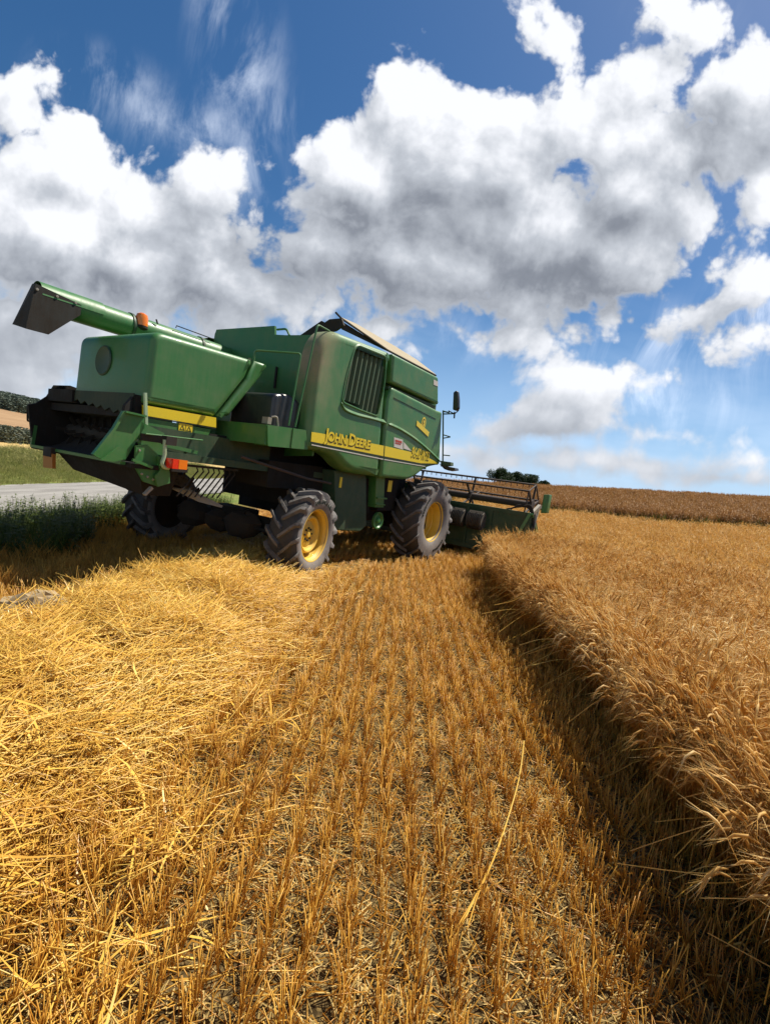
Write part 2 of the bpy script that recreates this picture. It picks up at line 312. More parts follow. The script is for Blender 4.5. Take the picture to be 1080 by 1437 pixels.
def roundc(p,r,n=5):
    """fillet the corners of an outline; r one radius or one per corner"""
    out=[];N=len(p); rr=r if isinstance(r,(list,tuple)) else [r]*N
    for i in range(N):
        a,b,c=[Vector(q) for q in (p[i-1],p[i],p[(i+1)%N])]
        if rr[i]<=0: out.append(tuple(b)); continue
        d1=(a-b);d2=(c-b); k=min(rr[i],d1.length*.48,d2.length*.48)
        s_=b+d1.normalized()*k; e_=b+d2.normalized()*k
        for j in range(n+1):
            t=j/n; q=(1-t)**2*s_+2*t*(1-t)*b+t*t*e_; out.append((q.x,q.y))
    return out
fX=lambda u,v,w:(w,u,v)       # outline drawn in (forward, up), thickness sideways
fY=lambda u,v,w:(u,w,v)       # outline drawn in (sideways, up), thickness fore and aft
fZ=lambda u,v,w:(u,v,w)
def spline(pts,n=8):
    P_=[Vector(p) for p in pts]; P_=[P_[0]*2-P_[1]]+P_+[P_[-1]*2-P_[-2]]; out=[]
    for i in range(1,len(P_)-2):
        for j in range(n):
            t=j/n; a,b,c,d=P_[i-1:i+3]
            out.append(.5*((2*b)+(c-a)*t+(2*a-5*b+4*c-d)*t*t+(3*b-a-3*c+d)*t**3))
    return out+[P_[-2]]
def rail(path,r,rad=.05):
    """rounded-corner pipe path"""
    P_=[Vector(p) for p in path]; out=[P_[0]]
    for i in range(1,len(P_)-1):
        a,b,c=P_[i-1:i+2]; k=min(rad,(a-b).length*.45,(c-b).length*.45); s_=b+(a-b).normalized()*k; e_=b+(c-b).normalized()*k
        for j in range(5): t=j/4; out.append((1-t)**2*s_+2*t*(1-t)*b+t*t*e_)
    return out+[P_[-1]]
def tag(o,label=None,cat=None,group=None,kind=None):
    if label: o['label']=label
    if cat: o['category']=cat
    if group: o['group']=group
    if kind: o['kind']=kind
    return o
def empty(name,loc=(0,0,0),rz=0):
    o=bpy.data.objects.new(name,None); col.objects.link(o); o.location=loc; o.rotation_euler=(0,0,rz); o.empty_display_size=.3; return o
def text_mb(mb,txt,size,fn,w0,w1,m=0,bold=0.0,shear=0.0,sx=1.0):
    """letters as thin raised mesh; fn(u,v,w) places them"""
    cu=bpy.data.curves.new('t','FONT'); cu.body=txt; cu.size=size; cu.offset=bold; cu.shear=shear; cu.fill_mode='FRONT'; cu.resolution_u=3
    ob=bpy.data.objects.new('t',cu); col.objects.link(ob); dg=bpy.context.evaluated_depsgraph_get(); me=bpy.data.meshes.new_from_object(ob.evaluated_get(dg))
    vs=[(v.co.x*sx,v.co.y) for v in me.vertices]; n=len(vs); fs=[tuple(q.vertices) for q in me.polygons]
    ec={}
    for f in fs:
        for i in range(len(f)):
            a,b=f[i],f[(i+1)%len(f)]; ec[(a,b)]=1
    side=[(a,b,b+n,a+n) for (a,b) in ec if (b,a) not in ec]
    mb.add([fn(a,b,w0) for a,b in vs]+[fn(a,b,w1) for a,b in vs],[tuple(i+n for i in f) for f in fs]+side,m)
    wd=max(v[0] for v in vs)
    bpy.data.objects.remove(ob); bpy.data.curves.remove(cu); bpy.data.meshes.remove(me)
    return wd
# ------------------------------------------------------------------ scattering: one object holds its own clump shapes and the points they stand on
def scatter(name,templates,pts,rot,scl,var,mats,label,kind='stuff'):
    n=len(pts); V=[np.asarray(pts,float)]; F=[];MI=[]; tp=[np.zeros(n,int)]; off=n
    for k,t in enumerate(templates):
        v=np.array(t.v,float); V.append(v); F+=[tuple(i+off for i in f) for f in t.f]; MI+=t.m; tp.append(np.full(len(v),k+1)); off+=len(v)
    V=np.concatenate(V); tp=np.concatenate(tp); N=len(V)
    me=bpy.data.meshes.new(name); me.from_pydata([],[],[])
    me.vertices.add(N); me.vertices.foreach_set('co',V.astype(np.float32).ravel())
    ls=np.array([i for f in F for i in f],np.int32); lt=np.array([len(f) for f in F],np.int32)
    me.loops.add(len(ls)); me.loops.foreach_set('vertex_index',ls); me.polygons.add(len(lt)); me.polygons.foreach_set('loop_start',np.concatenate([[0],np.cumsum(lt)[:-1]]).astype(np.int32)); me.polygons.foreach_set('loop_total',lt)
    me.polygons.foreach_set('material_index',np.array(MI,np.int32)); me.update(calc_edges=True)
    for q in mats: me.materials.append(MAT[q])
    def at(nm,ty,arr,key):
        a=me.attributes.new(nm,ty,'POINT'); a.data.foreach_set(key,arr)
    z=lambda a,d:np.concatenate([np.asarray(a,float),np.zeros((N-n,)+np.asarray(a).shape[1:])])
    at('tpl','INT',tp.astype(np.int32),'value'); at('rot','FLOAT_VECTOR',z(rot,3).astype(np.float32).ravel(),'vector')
    at('scl','FLOAT_VECTOR',z(scl,3).astype(np.float32).ravel(),'vector'); at('var','INT',z(var,0).astype(np.int32),'value')
    o=bpy.data.objects.new(name,me); col.objects.link(o)
    ng=bpy.data.node_groups.new(name,'GeometryNodeTree'); ng.interface.new_socket('Geometry',in_out='INPUT',socket_type='NodeSocketGeometry'); ng.interface.new_socket('Geometry',in_out='OUTPUT',socket_type='NodeSocketGeometry')
    T_=NT(ng); gi=T_.new('NodeGroupInput'); go=T_.new('NodeGroupOutput'); J=T_.new('GeometryNodeJoinGeometry')
    def named(nm,ty):
        q=T_.new('GeometryNodeInputNamedAttribute',data_type=ty); q.inputs[0].default_value=nm; return q.outputs[0]
    def eq(a,k):
        c=T_.new('FunctionNodeCompare',data_type='INT',operation='EQUAL'); T_.l.new(a,c.inputs[2]); c.inputs[3].default_value=k; return c.outputs[0]
    tp_,rt_,sc_,vr_=named('tpl','INT'),named('rot','FLOAT_VECTOR'),named('scl','FLOAT_VECTOR'),named('var','INT')
    def sepg(k):
        q=T_.new('GeometryNodeSeparateGeometry',domain='POINT'); T_.l.new(gi.outputs[0],q.inputs[0]); T_.l.new(eq(tp_,k),q.inputs[1]); return q.outputs[0]
    P_=sepg(0)
    for k in range(len(templates)):
        iop=T_.new('GeometryNodeInstanceOnPoints'); T_.l.new(P_,iop.inputs['Points']); T_.l.new(eq(vr_,k),iop.inputs['Selection']); T_.l.new(sepg(k+1),iop.inputs['Instance'])
        e2=T_.new('FunctionNodeEulerToRotation'); T_.l.new(rt_,e2.inputs[0]); T_.l.new(e2.outputs[0],iop.inputs['Rotation']); T_.l.new(sc_,iop.inputs['Scale']); T_.l.new(iop.outputs[0],J.inputs[0])
    T_.l.new(J.outputs[0],go.inputs[0])
    md=o.modifiers.new('scatter','NODES'); md.node_group=ng
    tag(o,label,name.replace('_',' '),kind=kind)
    return o
# ------------------------------------------------------------------ the lie of the land
def sp(t,w=3.0): return w*np.logaddexp(0,np.asarray(t)/w)
def ground(x,y):
    x=np.asarray(x,float);y=np.asarray(y,float)
    d=np.sqrt(x*x+y*y)
    g=.0875*sp(x-10)+.008*sp(y-14)-.0875*sp(-10)*1-.008*sp(-14)
    g=g*(1/(1+np.exp(-(x+2)/3.0)))                       # only to the right
    L=-x-12
    g=g-.034*sp(L,4)+.034*sp(L-30,5)+.045*sp(L-36,8)+.035*sp(L-75,10)
    g=g-.16*sp(y-128,6)*(1/(1+np.exp(-(x+20)/10)))       # ridge, ground falls away behind it
    return g
def fine(x,y):
    return .012*np.sin(x*9.1+y*3.3)*np.sin(y*7.7-x*2.1)+.008*np.sin(x*23+1.7)*np.sin(y*19+.4)
def grid(name,xs,ys,zf,mat,dz=0.0,mask=None,mats=None,mi=None):
    X,Y=np.meshgrid(xs,ys); Z=zf(X,Y)+dz; nx,ny=len(xs),len(ys)
    me=bpy.data.meshes.new(name); i=np.arange((nx-1)*(ny-1)); a=(i//(nx-1))*nx+i%(nx-1)
    f=np.stack([a,a+1,a+1+nx,a+nx],1)
    if mask is not None:
        cx=(X[:-1,:-1]+X[1:,1:])/2; cy=(Y[:-1,:-1]+Y[1:,1:])/2; f=f[mask(cx,cy).ravel()]
    me.from_pydata(np.stack([X.ravel(),Y.ravel(),Z.ravel()],1).tolist(),[],f.tolist())
    me.polygons.foreach_set('use_smooth',[True]*len(me.polygons))
    me.materials.append(MAT[mat]); o=bpy.data.objects.new(name,me); col.objects.link(o); return o
def stepped(a,b,s0,gr): # spacing growing away from zero
    pos=[0.0]; s=s0
    while pos[-1]<b: pos.append(pos[-1]+s); s*=gr
    neg=[0.0]; s=s0
    while neg[-1]>a: neg.append(neg[-1]-s); s*=gr
    return np.array(sorted(set(neg+pos)))
# ground sheet material: soil under the stubble, other fields further off
m,t,b=pmat('field soil',(.12,.09,.05),.95,spec=.1)
gp=t.new('ShaderNodeNewGeometry').outputs['Position']; gx,gy,gz=t.sep(gp)
n1=t.noise(gp,6,6,.65); n2=t.noise(gp,55,4,.6)
soil=t.mix(t.ramp(n1,.35,.65),(.045,.029,.012),(.13,.09,.038)); soil=t.mix(t.ramp(n2,.45,.7),soil,(.28,.19,.07))
wob=t.math('MULTIPLY',t.math('SUBTRACT',t.noise(gp,.12,4,.6),.5),8.0)
left=t.math('SUBTRACT',t.math('MULTIPLY',gx,-1.0),wob)
grs=t.mix(t.ramp(t.noise(gp,1.2,5,.6),.3,.7),(.10,.15,.03),(.22,.22,.07))
strawf=t.mix(t.ramp(t.noise(t.vmath('MULTIPLY',gp,(1,.2,1)),1.5,5,.6),.3,.7),(.42,.29,.11),(.55,.40,.17))
tan=t.mix(t.ramp(t.noise(t.vmath('MULTIPLY',gp,(.3,.05,1)),1.5,5,.6),.3,.7),(.28,.175,.095),(.36,.235,.13))
c=t.mix(t.ramp(gx,-5.2,-4.2,1,0),soil,grs)
c=t.mix(t.ramp(left,19,20.5),c,strawf); c=t.mix(t.ramp(left,44,46),c,(.05,.07,.025))
c=t.mix(t.ramp(left,58,62),c,(.12,.15,.05)); c=t.mix(t.ramp(left,76,80),c,tan); 
c=t.mix(t.ramp(gy,30,34),c,t.mix(t.ramp(left,12,13),(.17,.10,.04),c))
t.put(b.inputs['Base Color'],c)
bp=t.new('ShaderNodeBump'); bp.inputs['Strength'].default_value=.9; bp.inputs['Distance'].default_value=.03; t.put(bp.inputs['Height'],t.math('ADD',n1,t.math('MULTIPLY',n2,.4))); t.put(b.inputs['Normal'],bp.outputs[0])
xs=stepped(-420,420,.12,1.045); ys=stepped(-60,700,.12,1.045)
tag(grid('ground',xs,ys,lambda x,y:ground(x,y)+fine(x,y)*(np.hypot(x,y)<25),'field soil'),kind='structure')
# road
m,t,b=pmat('asphalt',(.3,.28,.25),.9,spec=.25)
gp=t.new('ShaderNodeNewGeometry').outputs['Position']
a1=t.ramp(t.noise(gp,60,3,.7),.3,.75); a2=t.ramp(t.noise(t.vmath('MULTIPLY',gp,(2.2,.35,1)),1.2,5,.6),.3,.7)
t.put(b.inputs['Base Color'],t.mix(a2,t.mix(a1,(.16,.15,.135),(.27,.25,.23)),t.mix(a1,(.27,.255,.23),(.37,.35,.32))))
rc=lambda y:-8.75-.012*(y-10)
xr=np.linspace(-1.9,1.9,14); yr=np.concatenate([np.linspace(-20,60,120),np.linspace(62,160,30)])
X,Y=np.meshgrid(xr,yr); X=X+rc(Y)+.06*np.sin(Y*2.3)*np.sign(X)*(abs(X)>1.7); Z=ground(X,Y)+.05-.02*(X-rc(Y))**2/3.6
me=bpy.data.meshes.new('road'); i=np.arange(13*(len(yr)-1)); a=(i//13)*14+i%13
me.from_pydata(np.stack([X.ravel(),Y.ravel(),Z.ravel()],1).tolist(),[],np.stack([a,a+1,a+15,a+14],1).tolist()); me.materials.append(MAT['asphalt'])
o=bpy.data.objects.new('road',me); col.objects.link(o); tag(o,kind='structure')
# ------------------------------------------------------------------ the combine harvester (its own frame: x sideways, y forward, z up; x=0,y=0 under the outer face of the near rear wheel)
XC=-1.7
U_=random.uniform
CB=empty('combine_harvester',(-0.9869,7.1575,0),-0.56008)
tag(CB,'large green combine harvester with yellow wheels and stripe at the edge of the standing crop','combine harvester')
def mir(x): return 2*XC-x
# --- wheels
def wheel(name,Rt,W,Rr,nl,x_out,y,zc,steer,front,hub):
    """x_out: sideways position of the outer face; built with the outer face towards +x"""
    ro=empty(name); ro.parent=CB
    side=1 if x_out>XC else -1
    ro.location=(x_out-side*W/2,y,zc); ro.rotation_euler=(0,0,steer+(0 if side>0 else math.pi))
    ty=MB(); h=W/2; rc_=Rt-.05; sh=.80*h
    prof=[(-h*.86,Rr),(-h*.97,Rr+.05),(-h,(Rr+rc_)/2),(-h*.97,rc_-.075),(-sh*.98,rc_-.018),(-sh*.5,rc_-.004),(0,rc_),(sh*.5,rc_-.004),(sh*.98,rc_-.018),(h*.97,rc_-.075),(h,(Rr+rc_)/2),(h*.97,Rr+.05),(h*.86,Rr)]
    k=len(prof)
    ty.lathe(prof[3:10],n=72,m=0); ty.lathe(prof[:4],n=72,m=1); ty.lathe(prof[9:],n=72,m=1)
    ty.lathe([(h*.86,Rr),(h*.80,Rr-.02),(h*.6,Rr-.02)],n=72,m=1); ty.lathe([(-h*.86,Rr),(-h*.80,Rr-.02),(-h*.6,Rr-.02)],n=72,m=1)
    # chevron lugs
    for s_ in (-1,1):
        for i in range(nl):
            a0=2*math.pi*(i+(0 if s_>0 else .5))/nl; rows=[]
            for (w_,rb,rt,da) in ((-.04*h,rc_-.02,Rt,0),(.30*h,rc_-.02,Rt+.002,.10),(.62*h,rc_-.03,Rt-.002,.215),(.86*h,rc_-.05,Rt-.010,.31),(1.0*h,rc_-.10,Rt-.05,.355),(1.015*h,rc_-.13,Rt-.125,.365)):
                dr=-1
                ang=a0+dr*da*(.9 if front else 1.0); tw=.031/Rt if not(w_>.95*h) else .040/Rt
                row=[]
                for (rad,da2) in ((rb,-tw*1.25),(rt,-tw*.75),(rt,tw*.75),(rb,tw*1.25)):
                    row.append((s_*w_+(s_*.012 if rad==rt and w_>.95*h else 0),rad*math.cos(ang+da2),rad*math.sin(ang+da2)))
                rows.append(row)
            vs=[v for r_ in rows for v in r_]; fs=[]
            for j in range(len(rows)-1):
                for q in range(3): fs.append((j*4+q,j*4+q+1,j*4+q+5,j*4+q+4))
            fs+=[(0,1,2,3),tuple(len(vs)-4+q for q in (3,2,1,0))]
            ty.add(vs,fs,2)
    # raised lettering on the sidewall
    if side>0:
        rl=(Rr+rc_)/2+.0; sz=.085 if not front else .06
        words=[('GOODYEAR',math.pi/2-.15)] if not front else [('GOODYEAR',math.pi/2+1.0),('GOODYEAR',-math.pi/2+.5)]
        for wd,mid in words:
            st=.135 if not front else .10
            for i,ch in enumerate(wd):
                a=mid-(i-(len(wd)-1)/2)*st
                def fn(u,v,w_,a=a): 
                    rad=rl+v-sz*.35; aa=a-(u-sz*.3)/rl
                    return (h*.985+w_+.006,-0+rad*math.cos(aa)*1.0,rad*math.sin(aa))
                text_mb(ty,ch,sz,fn,0,.006,m=3,bold=.002)
    ty.build('tyre',['tyre tread','tyre sidewall','tyre lug','decal black'],ro,smooth=40)
    rm=MB()
    if hub=='disc':   # dished disc with a raised centre and bolts
        rm.lathe([(h*.83,Rr+.012),(h*.86,Rr+.014),(h*.88,Rr+.002),(h*.86,Rr-.012),(h*.70,Rr-.028),(h*.60,Rr-.045),(h*.30,Rr-.05),(h*.22,Rr-.06),(-h*.12,Rr-.07),(-h*.16,Rr-.10),(-h*.06,Rr*.80),(h*.32,Rr*.735),(h*.50,Rr*.70),(h*.54,Rr*.65),(h*.50,Rr*.60),(h*.34,Rr*.56),(h*.28,Rr*.50),(h*.30,Rr*.47),(h*.32,Rr*.44),(h*.32,.0)],n=64)
    else:             # deep barrel, disc far in
        rm.lathe([(h*.83,Rr+.012),(h*.86,Rr+.016),(h*.88,Rr+.002),(h*.86,Rr-.012),(h*.66,Rr-.022),(h*.52,Rr-.040),(h*.15,Rr-.045),(h*.10,Rr-.062),(-h*.12,Rr-.066),(-h*.2,Rr-.08),(-h*.22,Rr*.72),(-h*.14,Rr*.62),(-h*.16,Rr*.45),(-h*.06,Rr*.42),(-h*.04,.0)],n=64)
    rm.lathe([(-h*.83,Rr+.012),(-h*.86,Rr),(-h*.6,Rr-.04),(-h*.35,Rr-.06),(-h*.3,Rr*.5),(-h*.28,0)],n=48,m=2)  # inner face: dirt, with the shade there also put into the dark colour
    nb=8 if hub=='disc' else 10; br=Rr*(.235 if hub=='disc' else .53); xb=h*.32 if hub=='disc' else -h*.155
    for i in range(nb):
        a=2*math.pi*i/nb; rm.lathe([(xb-.01,.017),(xb+.022,.017),(xb+.024,0)],c=(0,br*math.cos(a),br*math.sin(a)),n=6,m=1)
    if hub=='disc':
        rm.lathe([(xb-.01,.05),(xb+.03,.045),(xb+.035,0)],n=24)
    rm.build('rim',['wheel yellow','shade metal' if hub=='disc' else 'wheel yellow','caked dirt'],ro,smooth=30)
    return ro
tag(wheel('rear_wheel',.69,.50,.405,16,0,0,.665,.206,False,'disc'),'near rear wheel sunk in loose straw')
wheel('rear_wheel',.70,.50,.405,16,mir(.05),-.42,.65,.206,False,'disc')
wheel('front_wheel',.875,.62,.432,18,.13,3.71,.857,0,True,'deep')
wheel('front_wheel',.875,.62,.432,18,mir(.13),3.71,.857,0,True,'deep')
# --- undercarriage
m_=MB(); m_.bar((-3.0,0,.66),(-.45,0,.66),.2,.22); m_.bar((-2.1,-.1,.66),(-1.3,-.1,.66),.3,.4); m_.tube([(-3.0,-.28,.62),(-.45,-.28,.62)],.028)
m_.build('rear_axle',['grimy steel'],CB)
m_=MB()
for cx_,cy_,cz_,r0_ in ((-2.5,-.25,.62,.30),(-1.95,-.15,.60,.26),(-1.35,-.2,.60,.30),(-.95,.1,.62,.2)):
    vs=[]
    for e_ in range(6):
        for a_ in range(10):
            el=-math.pi/2+math.pi*e_/5; k_=r0_*U_(.82,1.12); vs.append((cx_+k_*1.35*math.cos(el)*math.cos(a_*math.pi/5),cy_+k_*math.cos(el)*math.sin(a_*math.pi/5),cz_+k_*.8*math.sin(el)))
    m_.add(vs,[(e_*10+a_,e_*10+(a_+1)%10,(e_+1)*10+(a_+1)%10,(e_+1)*10+a_) for e_ in range(5) for a_ in range(10)])
m_.build('axle_housing',['caked dirt'],CB)
m_=MB(); m_.bar((-3.2,3.71,.86),(-.2,3.71,.86),.42,.42); m_.box((-2.9,3.4,.6),(-2.5,4.0,1.4)); m_.box((-.95,3.4,.6),(-.5,4.0,1.4))
m_.build('front_axle',['grimy steel'],CB)
m_=MB(); m_.box((-2.95,-2.0,1.56),(-.9,3.5,1.95)); m_.box((-1.3,-.5,1.30),(-.62,3.5,1.7)); m_.box((-2.8,.9,.75),(-.8,3.2,1.4));
m_.box((-2.6,.32,1.0),(-.95,.95,1.6))
m_.build('chassis',['grimy steel'],CB)
# side frame rails, one green, one dark green
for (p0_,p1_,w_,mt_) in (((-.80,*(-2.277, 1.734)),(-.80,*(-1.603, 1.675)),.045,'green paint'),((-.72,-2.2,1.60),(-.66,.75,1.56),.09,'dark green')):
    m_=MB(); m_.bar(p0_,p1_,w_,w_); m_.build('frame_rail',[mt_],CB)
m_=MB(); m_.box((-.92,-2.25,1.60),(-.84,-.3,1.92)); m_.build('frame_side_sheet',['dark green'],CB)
m_=MB(); m_.tube(rail([(-.42,-1.2,1.70),(-.34,-.75,1.62),(-.30,.0,1.50),(-.32,.6,1.46)],.02),.02); m_.build('drive_shaft',['reel brown'],CB)
# green belly panel between the wheels
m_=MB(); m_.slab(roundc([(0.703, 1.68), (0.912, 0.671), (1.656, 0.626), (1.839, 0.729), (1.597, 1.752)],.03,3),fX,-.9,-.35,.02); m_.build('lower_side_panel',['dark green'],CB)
m_=MB(); m_.slab([(1.92, 1.671), (2.016, 1.081), (2.315, 1.085), (2.212, 1.691)],fX,-.6,-.33,.008); m_.box((-.5,2.0,1.25),(-.29,2.33,1.28)); m_.box((-.5,2.0,1.13),(-.29,2.3,1.15)); m_.build('hanger_bracket',['green paint'],CB)
m_=MB(); m_.box((-2.9,1.75,.95),(-.5,2.1,1.6)); m_.box((-.8,2.35,1.0),(-.5,3.0,1.7)); m_.build('cross_member',['grimy steel'],CB)
m_=MB(); pc=(2.202, 0.828); m_.lathe([(-.40,.02),(-.38,.16),(-.33,.165),(-.33,.14),(-.36,.12),(-.36,.06),(-.32,.05),(-.31,0)],c=(0,pc[0],pc[1]),n=32)
m_.build('belt_pulley',['green paint'],CB)
for q in ([(545,683),(545,694),(551,694),(551,682)],): pass
m_=MB(); m_.box((-.52,.86,1.40),(-.34,.92,1.58)); m_.build('safety_decal',['decal yellow'],CB)
m_=MB(); m_.box((-.330,2.36,1.40),(-.325,2.50,1.62)); m_.build('safety_decal',['decal yellow'],CB)
# --- side panels
XS=-.10
rear_poly=[(-0.083, 3.703), (1.495, 3.819), (1.529, 3.025), (1.664, 1.663), (0.845, 1.672), (0.616, 1.747), (0.366, 1.888), (0.112, 1.942), (-0.319, 1.935), (-0.325, 2.21), (-0.346, 3.053), (-0.286, 3.458)]
rear_poly=roundc(rear_poly,[.22,.03,0,.04,.25,.2,.2,.2,.05,0,.6,.3],6)
vent=roundc([(0.517, 3.651), (1.355, 3.701), (1.426, 3.248), (1.336, 2.706), (0.826, 2.72), (0.345, 2.751), (0.387, 3.229)],[.10,.08,.4,.06,0,.08,.4],5)
m_=MB(); m_.slab(rear_poly,fX,-.42,XS,.11,holes=[vent])
vr=inset(vent if area(vent)>0 else vent[::-1],-.035); vv=vent if area(vent)>0 else vent[::-1]
k=len(vv); m_.add([(XS+.001,a,b) for a,b in vr]+[(XS+.016,a,b) for a,b in inset(vv,-.016)]+[(XS+.014,a,b) for a,b in vv]+[(XS-.04,a,b) for a,b in vv],[(i+j*k,(i+1)%k+j*k,(i+1)%k+(j+1)*k,i+(j+1)*k) for j in range(3) for i in range(k)])
def crease(mb,pts,r=.022,x=XS):
    P_=spline([(x,a,b) for a,b in pts],6); n=len(P_); vs=[]
    for i,p_ in enumerate(P_):
        for dx,dz in ((-.002,.075),(.026,.012),(.022,-.010),(-.002,-.022)): vs.append((p_.x+dx,p_.y,p_.z+dz*(.7 if 0<i<n-1 else .3)))
    mb.add(vs,[(i*4+q,i*4+q+1,i*4+q+5,i*4+q+4) for i in range(n-1) for q in range(3)])
crease(m_,[(0.318, 2.712), (0.445, 2.627), (0.754, 2.604), (1.162, 2.616), (1.633, 2.62)])
P1=m_.build('engine_side_panel',['green panel'],CB,smooth=38)
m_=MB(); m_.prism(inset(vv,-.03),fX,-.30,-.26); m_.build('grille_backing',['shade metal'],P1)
m_=MB()
ys_=[q[0] for q in vv]; 
def span(poly,u0):  # z-range of an outline at forward position u0
    zs=[]
    for i in range(len(poly)):
        a,b=poly[i],poly[(i+1)%len(poly)]
        if (a[0]-u0)*(b[0]-u0)<0: zs.append(a[1]+(b[1]-a[1])*(u0-a[0])/(b[0]-a[0]))
    return (min(zs),max(zs)) if len(zs)>1 else None
# louvres lean with the opening
lo=[q for q in vv if q[1]<sum(v[1] for v in vv)/k]; 
zb,zt=min(q[1] for q in vv),max(q[1] for q in vv)
def edge_y(z,first):
    ys=[]
    for i in range(k):
        a,b=vv[i],vv[(i+1)%k]
        if (a[1]-z)*(b[1]-z)<0: ys.append(a[0]+(b[0]-a[0])*(z-a[1])/(b[1]-a[1]))
    return (min(ys) if first else max(ys)) if ys else None
NL=8
for i in range(NL):
    f=(i+.5)/NL; pts=[]
    for j in range(15):
        z=zb+.01+(zt-zb-.02)*j/14; a,b=edge_y(z,True),edge_y(z,False)
        if a is None: continue
        # straight leaning slat measured between the mid-height edges, clipped to the opening
        zm=(zb+zt)/2; am,bm=edge_y(zm,True),edge_y(zm,False); al_,bl_=edge_y(zb+.12,True),edge_y(zb+.12,False)
        yc=am+(bm-am)*f+(z-zm)*.10
        if yc<a-.01 or yc>b+.01: continue
        pts.append((yc,z))
    if len(pts)<2: continue
    (ya_,za_),(yb_,zb_)=pts[0],pts[-1]
    for (x0,dy0,x1,dy1) in ((-.235,-.062,-.125,.030),):
        m_.hexa([(x0,ya_+dy0,za_),(x1,ya_+dy1-.03,za_),(x1,ya_+dy1,za_),(x0-.01,ya_+dy0+.012,za_)],[(x0,yb_+dy0,zb_),(x1,yb_+dy1-.03,zb_),(x1,yb_+dy1,zb_),(x0-.01,yb_+dy0+.012,zb_)])
m_.build('grille_louvres',['louvre green'],P1,smooth=0)
front_poly=roundc([(1.69, 3.271), (3.539, 3.198), (3.746, 3.206), (3.991, 2.099), (3.569, 2.022), (3.301, 1.947), (3.038, 1.794), (2.719, 1.679), (1.725, 1.655), (1.591, 3.013)],[.05,.02,.04,.05,.1,.1,.15,.2,.04,0],5)
m_=MB(); m_.slab(front_poly,fX,-.36,XS,.055); crease(m_,[(1.731, 2.611), (2.167, 2.574), (2.746, 2.479), (3.339, 2.337), (3.971, 2.159)])
P2=m_.build('front_side_panel',['green panel'],CB,smooth=38)
upper_poly=roundc([(1.557, 3.818), (3.353, 3.841), (3.518, 3.313), (1.639, 3.328)],[.05,.06,.03,.03],4)
m_=MB(); m_.slab(upper_poly,fX,-.36,XS,.045); P3=m_.build('upper_side_panel',['green panel'],CB,smooth=38)
m_=MB(); m_.prism([(1.651, 3.281), (1.643, 3.223), (3.523, 3.195), (3.515, 3.283)],fX,-.30,-.15); m_.build('panel_groove',['louvre green'],P3)
# step line above the front panel
m_=MB(); a,b=[(1.772, 3.1), (3.484, 3.01)]; m_.bar((XS+.002,a[0],a[1]),(XS+.002,b[0],b[1]),.012,.012); m_.build('panel_seam',['dark green'],P2)
# panels on the far side
for nm,pl,r_ in (('engine_side_panel',rear_poly,.11),('front_side_panel',front_poly,.055),('upper_side_panel',upper_poly,.045)):
    m_=MB(); m_.slab(pl,fX,mir(-.42),mir(XS),r_); tag(m_.build(nm,['green panel'],CB,smooth=38),'plain panel on the far side of the machine')
# stripe and lettering
E_=.003
def decal(name,pts,mat,par,x=XS,lift=E_,th=.002):
    q=MB(); q.prism(pts,fX,x+lift,x+lift+th); return q.build(name,[mat],par,smooth=0)
decal('yellow_stripe',[(-0.259, 2.189), (-0.055, 2.198), (1.67, 2.227), (1.693, 2.044), (-0.249, 2.052)],'decal yellow',P1)
decal('stripe_outline',[(-0.248, 2.047), (1.697, 2.037), (1.701, 2.014), (-0.245, 2.028)],'decal black',P1)
decal('pale_line',[(-0.227, 2.016), (1.702, 1.999), (1.705, 1.98), (-0.224, 2.001)],'decal white',P1)
decal('yellow_stripe',[(1.706, 2.227), (2.619, 2.226), (3.384, 2.193), (3.803, 2.139), (3.881, 2.112), (3.114, 2.048), (1.729, 2.044)],'decal yellow',P2)
decal('stripe_outline',[(1.728, 2.036), (3.116, 2.04), (3.883, 2.104), (3.889, 2.086), (3.123, 2.017), (1.731, 2.015)],'decal black',P2)
decal('pale_line',[(1.736, 1.997), (3.314, 2.008), (3.318, 1.993), (1.738, 1.98)],'decal white',P2)
def lettering(name,words,start,end,par,shear=0.0,x=XS):
    """words: (text, relative size); laid along start -> end in (forward, up)"""
    q=MB(); q2=MB(); tot=0; S_=Vector(start); E2=Vector(end); L=(E2-S_).length; d=(E2-S_).normalized(); nrm=Vector((-d.y,d.x))
    tmp=MB(); ws=[]
    for tx,sz in words: ws.append(sz if tx==' ' else text_mb(tmp,tx,sz,fZ,0,.001,sx=1.0)+.03*sz)
    k_=L/sum(ws); u=0
    for (tx,sz),wd in zip(words,ws):
        if tx==' ': u+=wd*k_; continue
        def fn(a,b,c,u=u): 
            P_=S_+d*(u+a*k_)+nrm*(b*k_*lettering.sy); return (x+c,P_.x,P_.y)
        def fb(a,b,c,u=u):
            P_=S_+d*(u+a*k_+.006)+nrm*(b*k_*lettering.sy-.010); return (x+c,P_.x,P_.y)
        text_mb(q,tx,sz,fn,.009,.012,bold=lettering.b,shear=shear); text_mb(q2,tx,sz,fb,.006,.0085,bold=lettering.b+.035,shear=shear); u+=wd*k_
    o1=q.build(name,['decal yellow'],par,smooth=0); q2.build(name+'_shadow',['decal black'],par,smooth=0); return o1
lettering.sy=.98; lettering.b=.035
lettering('maker_lettering',[('J',1.3),('OHN',1.0),(' ',.3),('D',1.3),('EERE',1.0)],(0.053, 2.113),(1.238, 2.121),P1)
lettering.sy=1.5; lettering.b=.02
lettering('model_lettering',[('9640',1.0),(' ',.25),('WTS',.9)],(2.658, 2.139),(3.417, 2.14),P2,shear=.2)
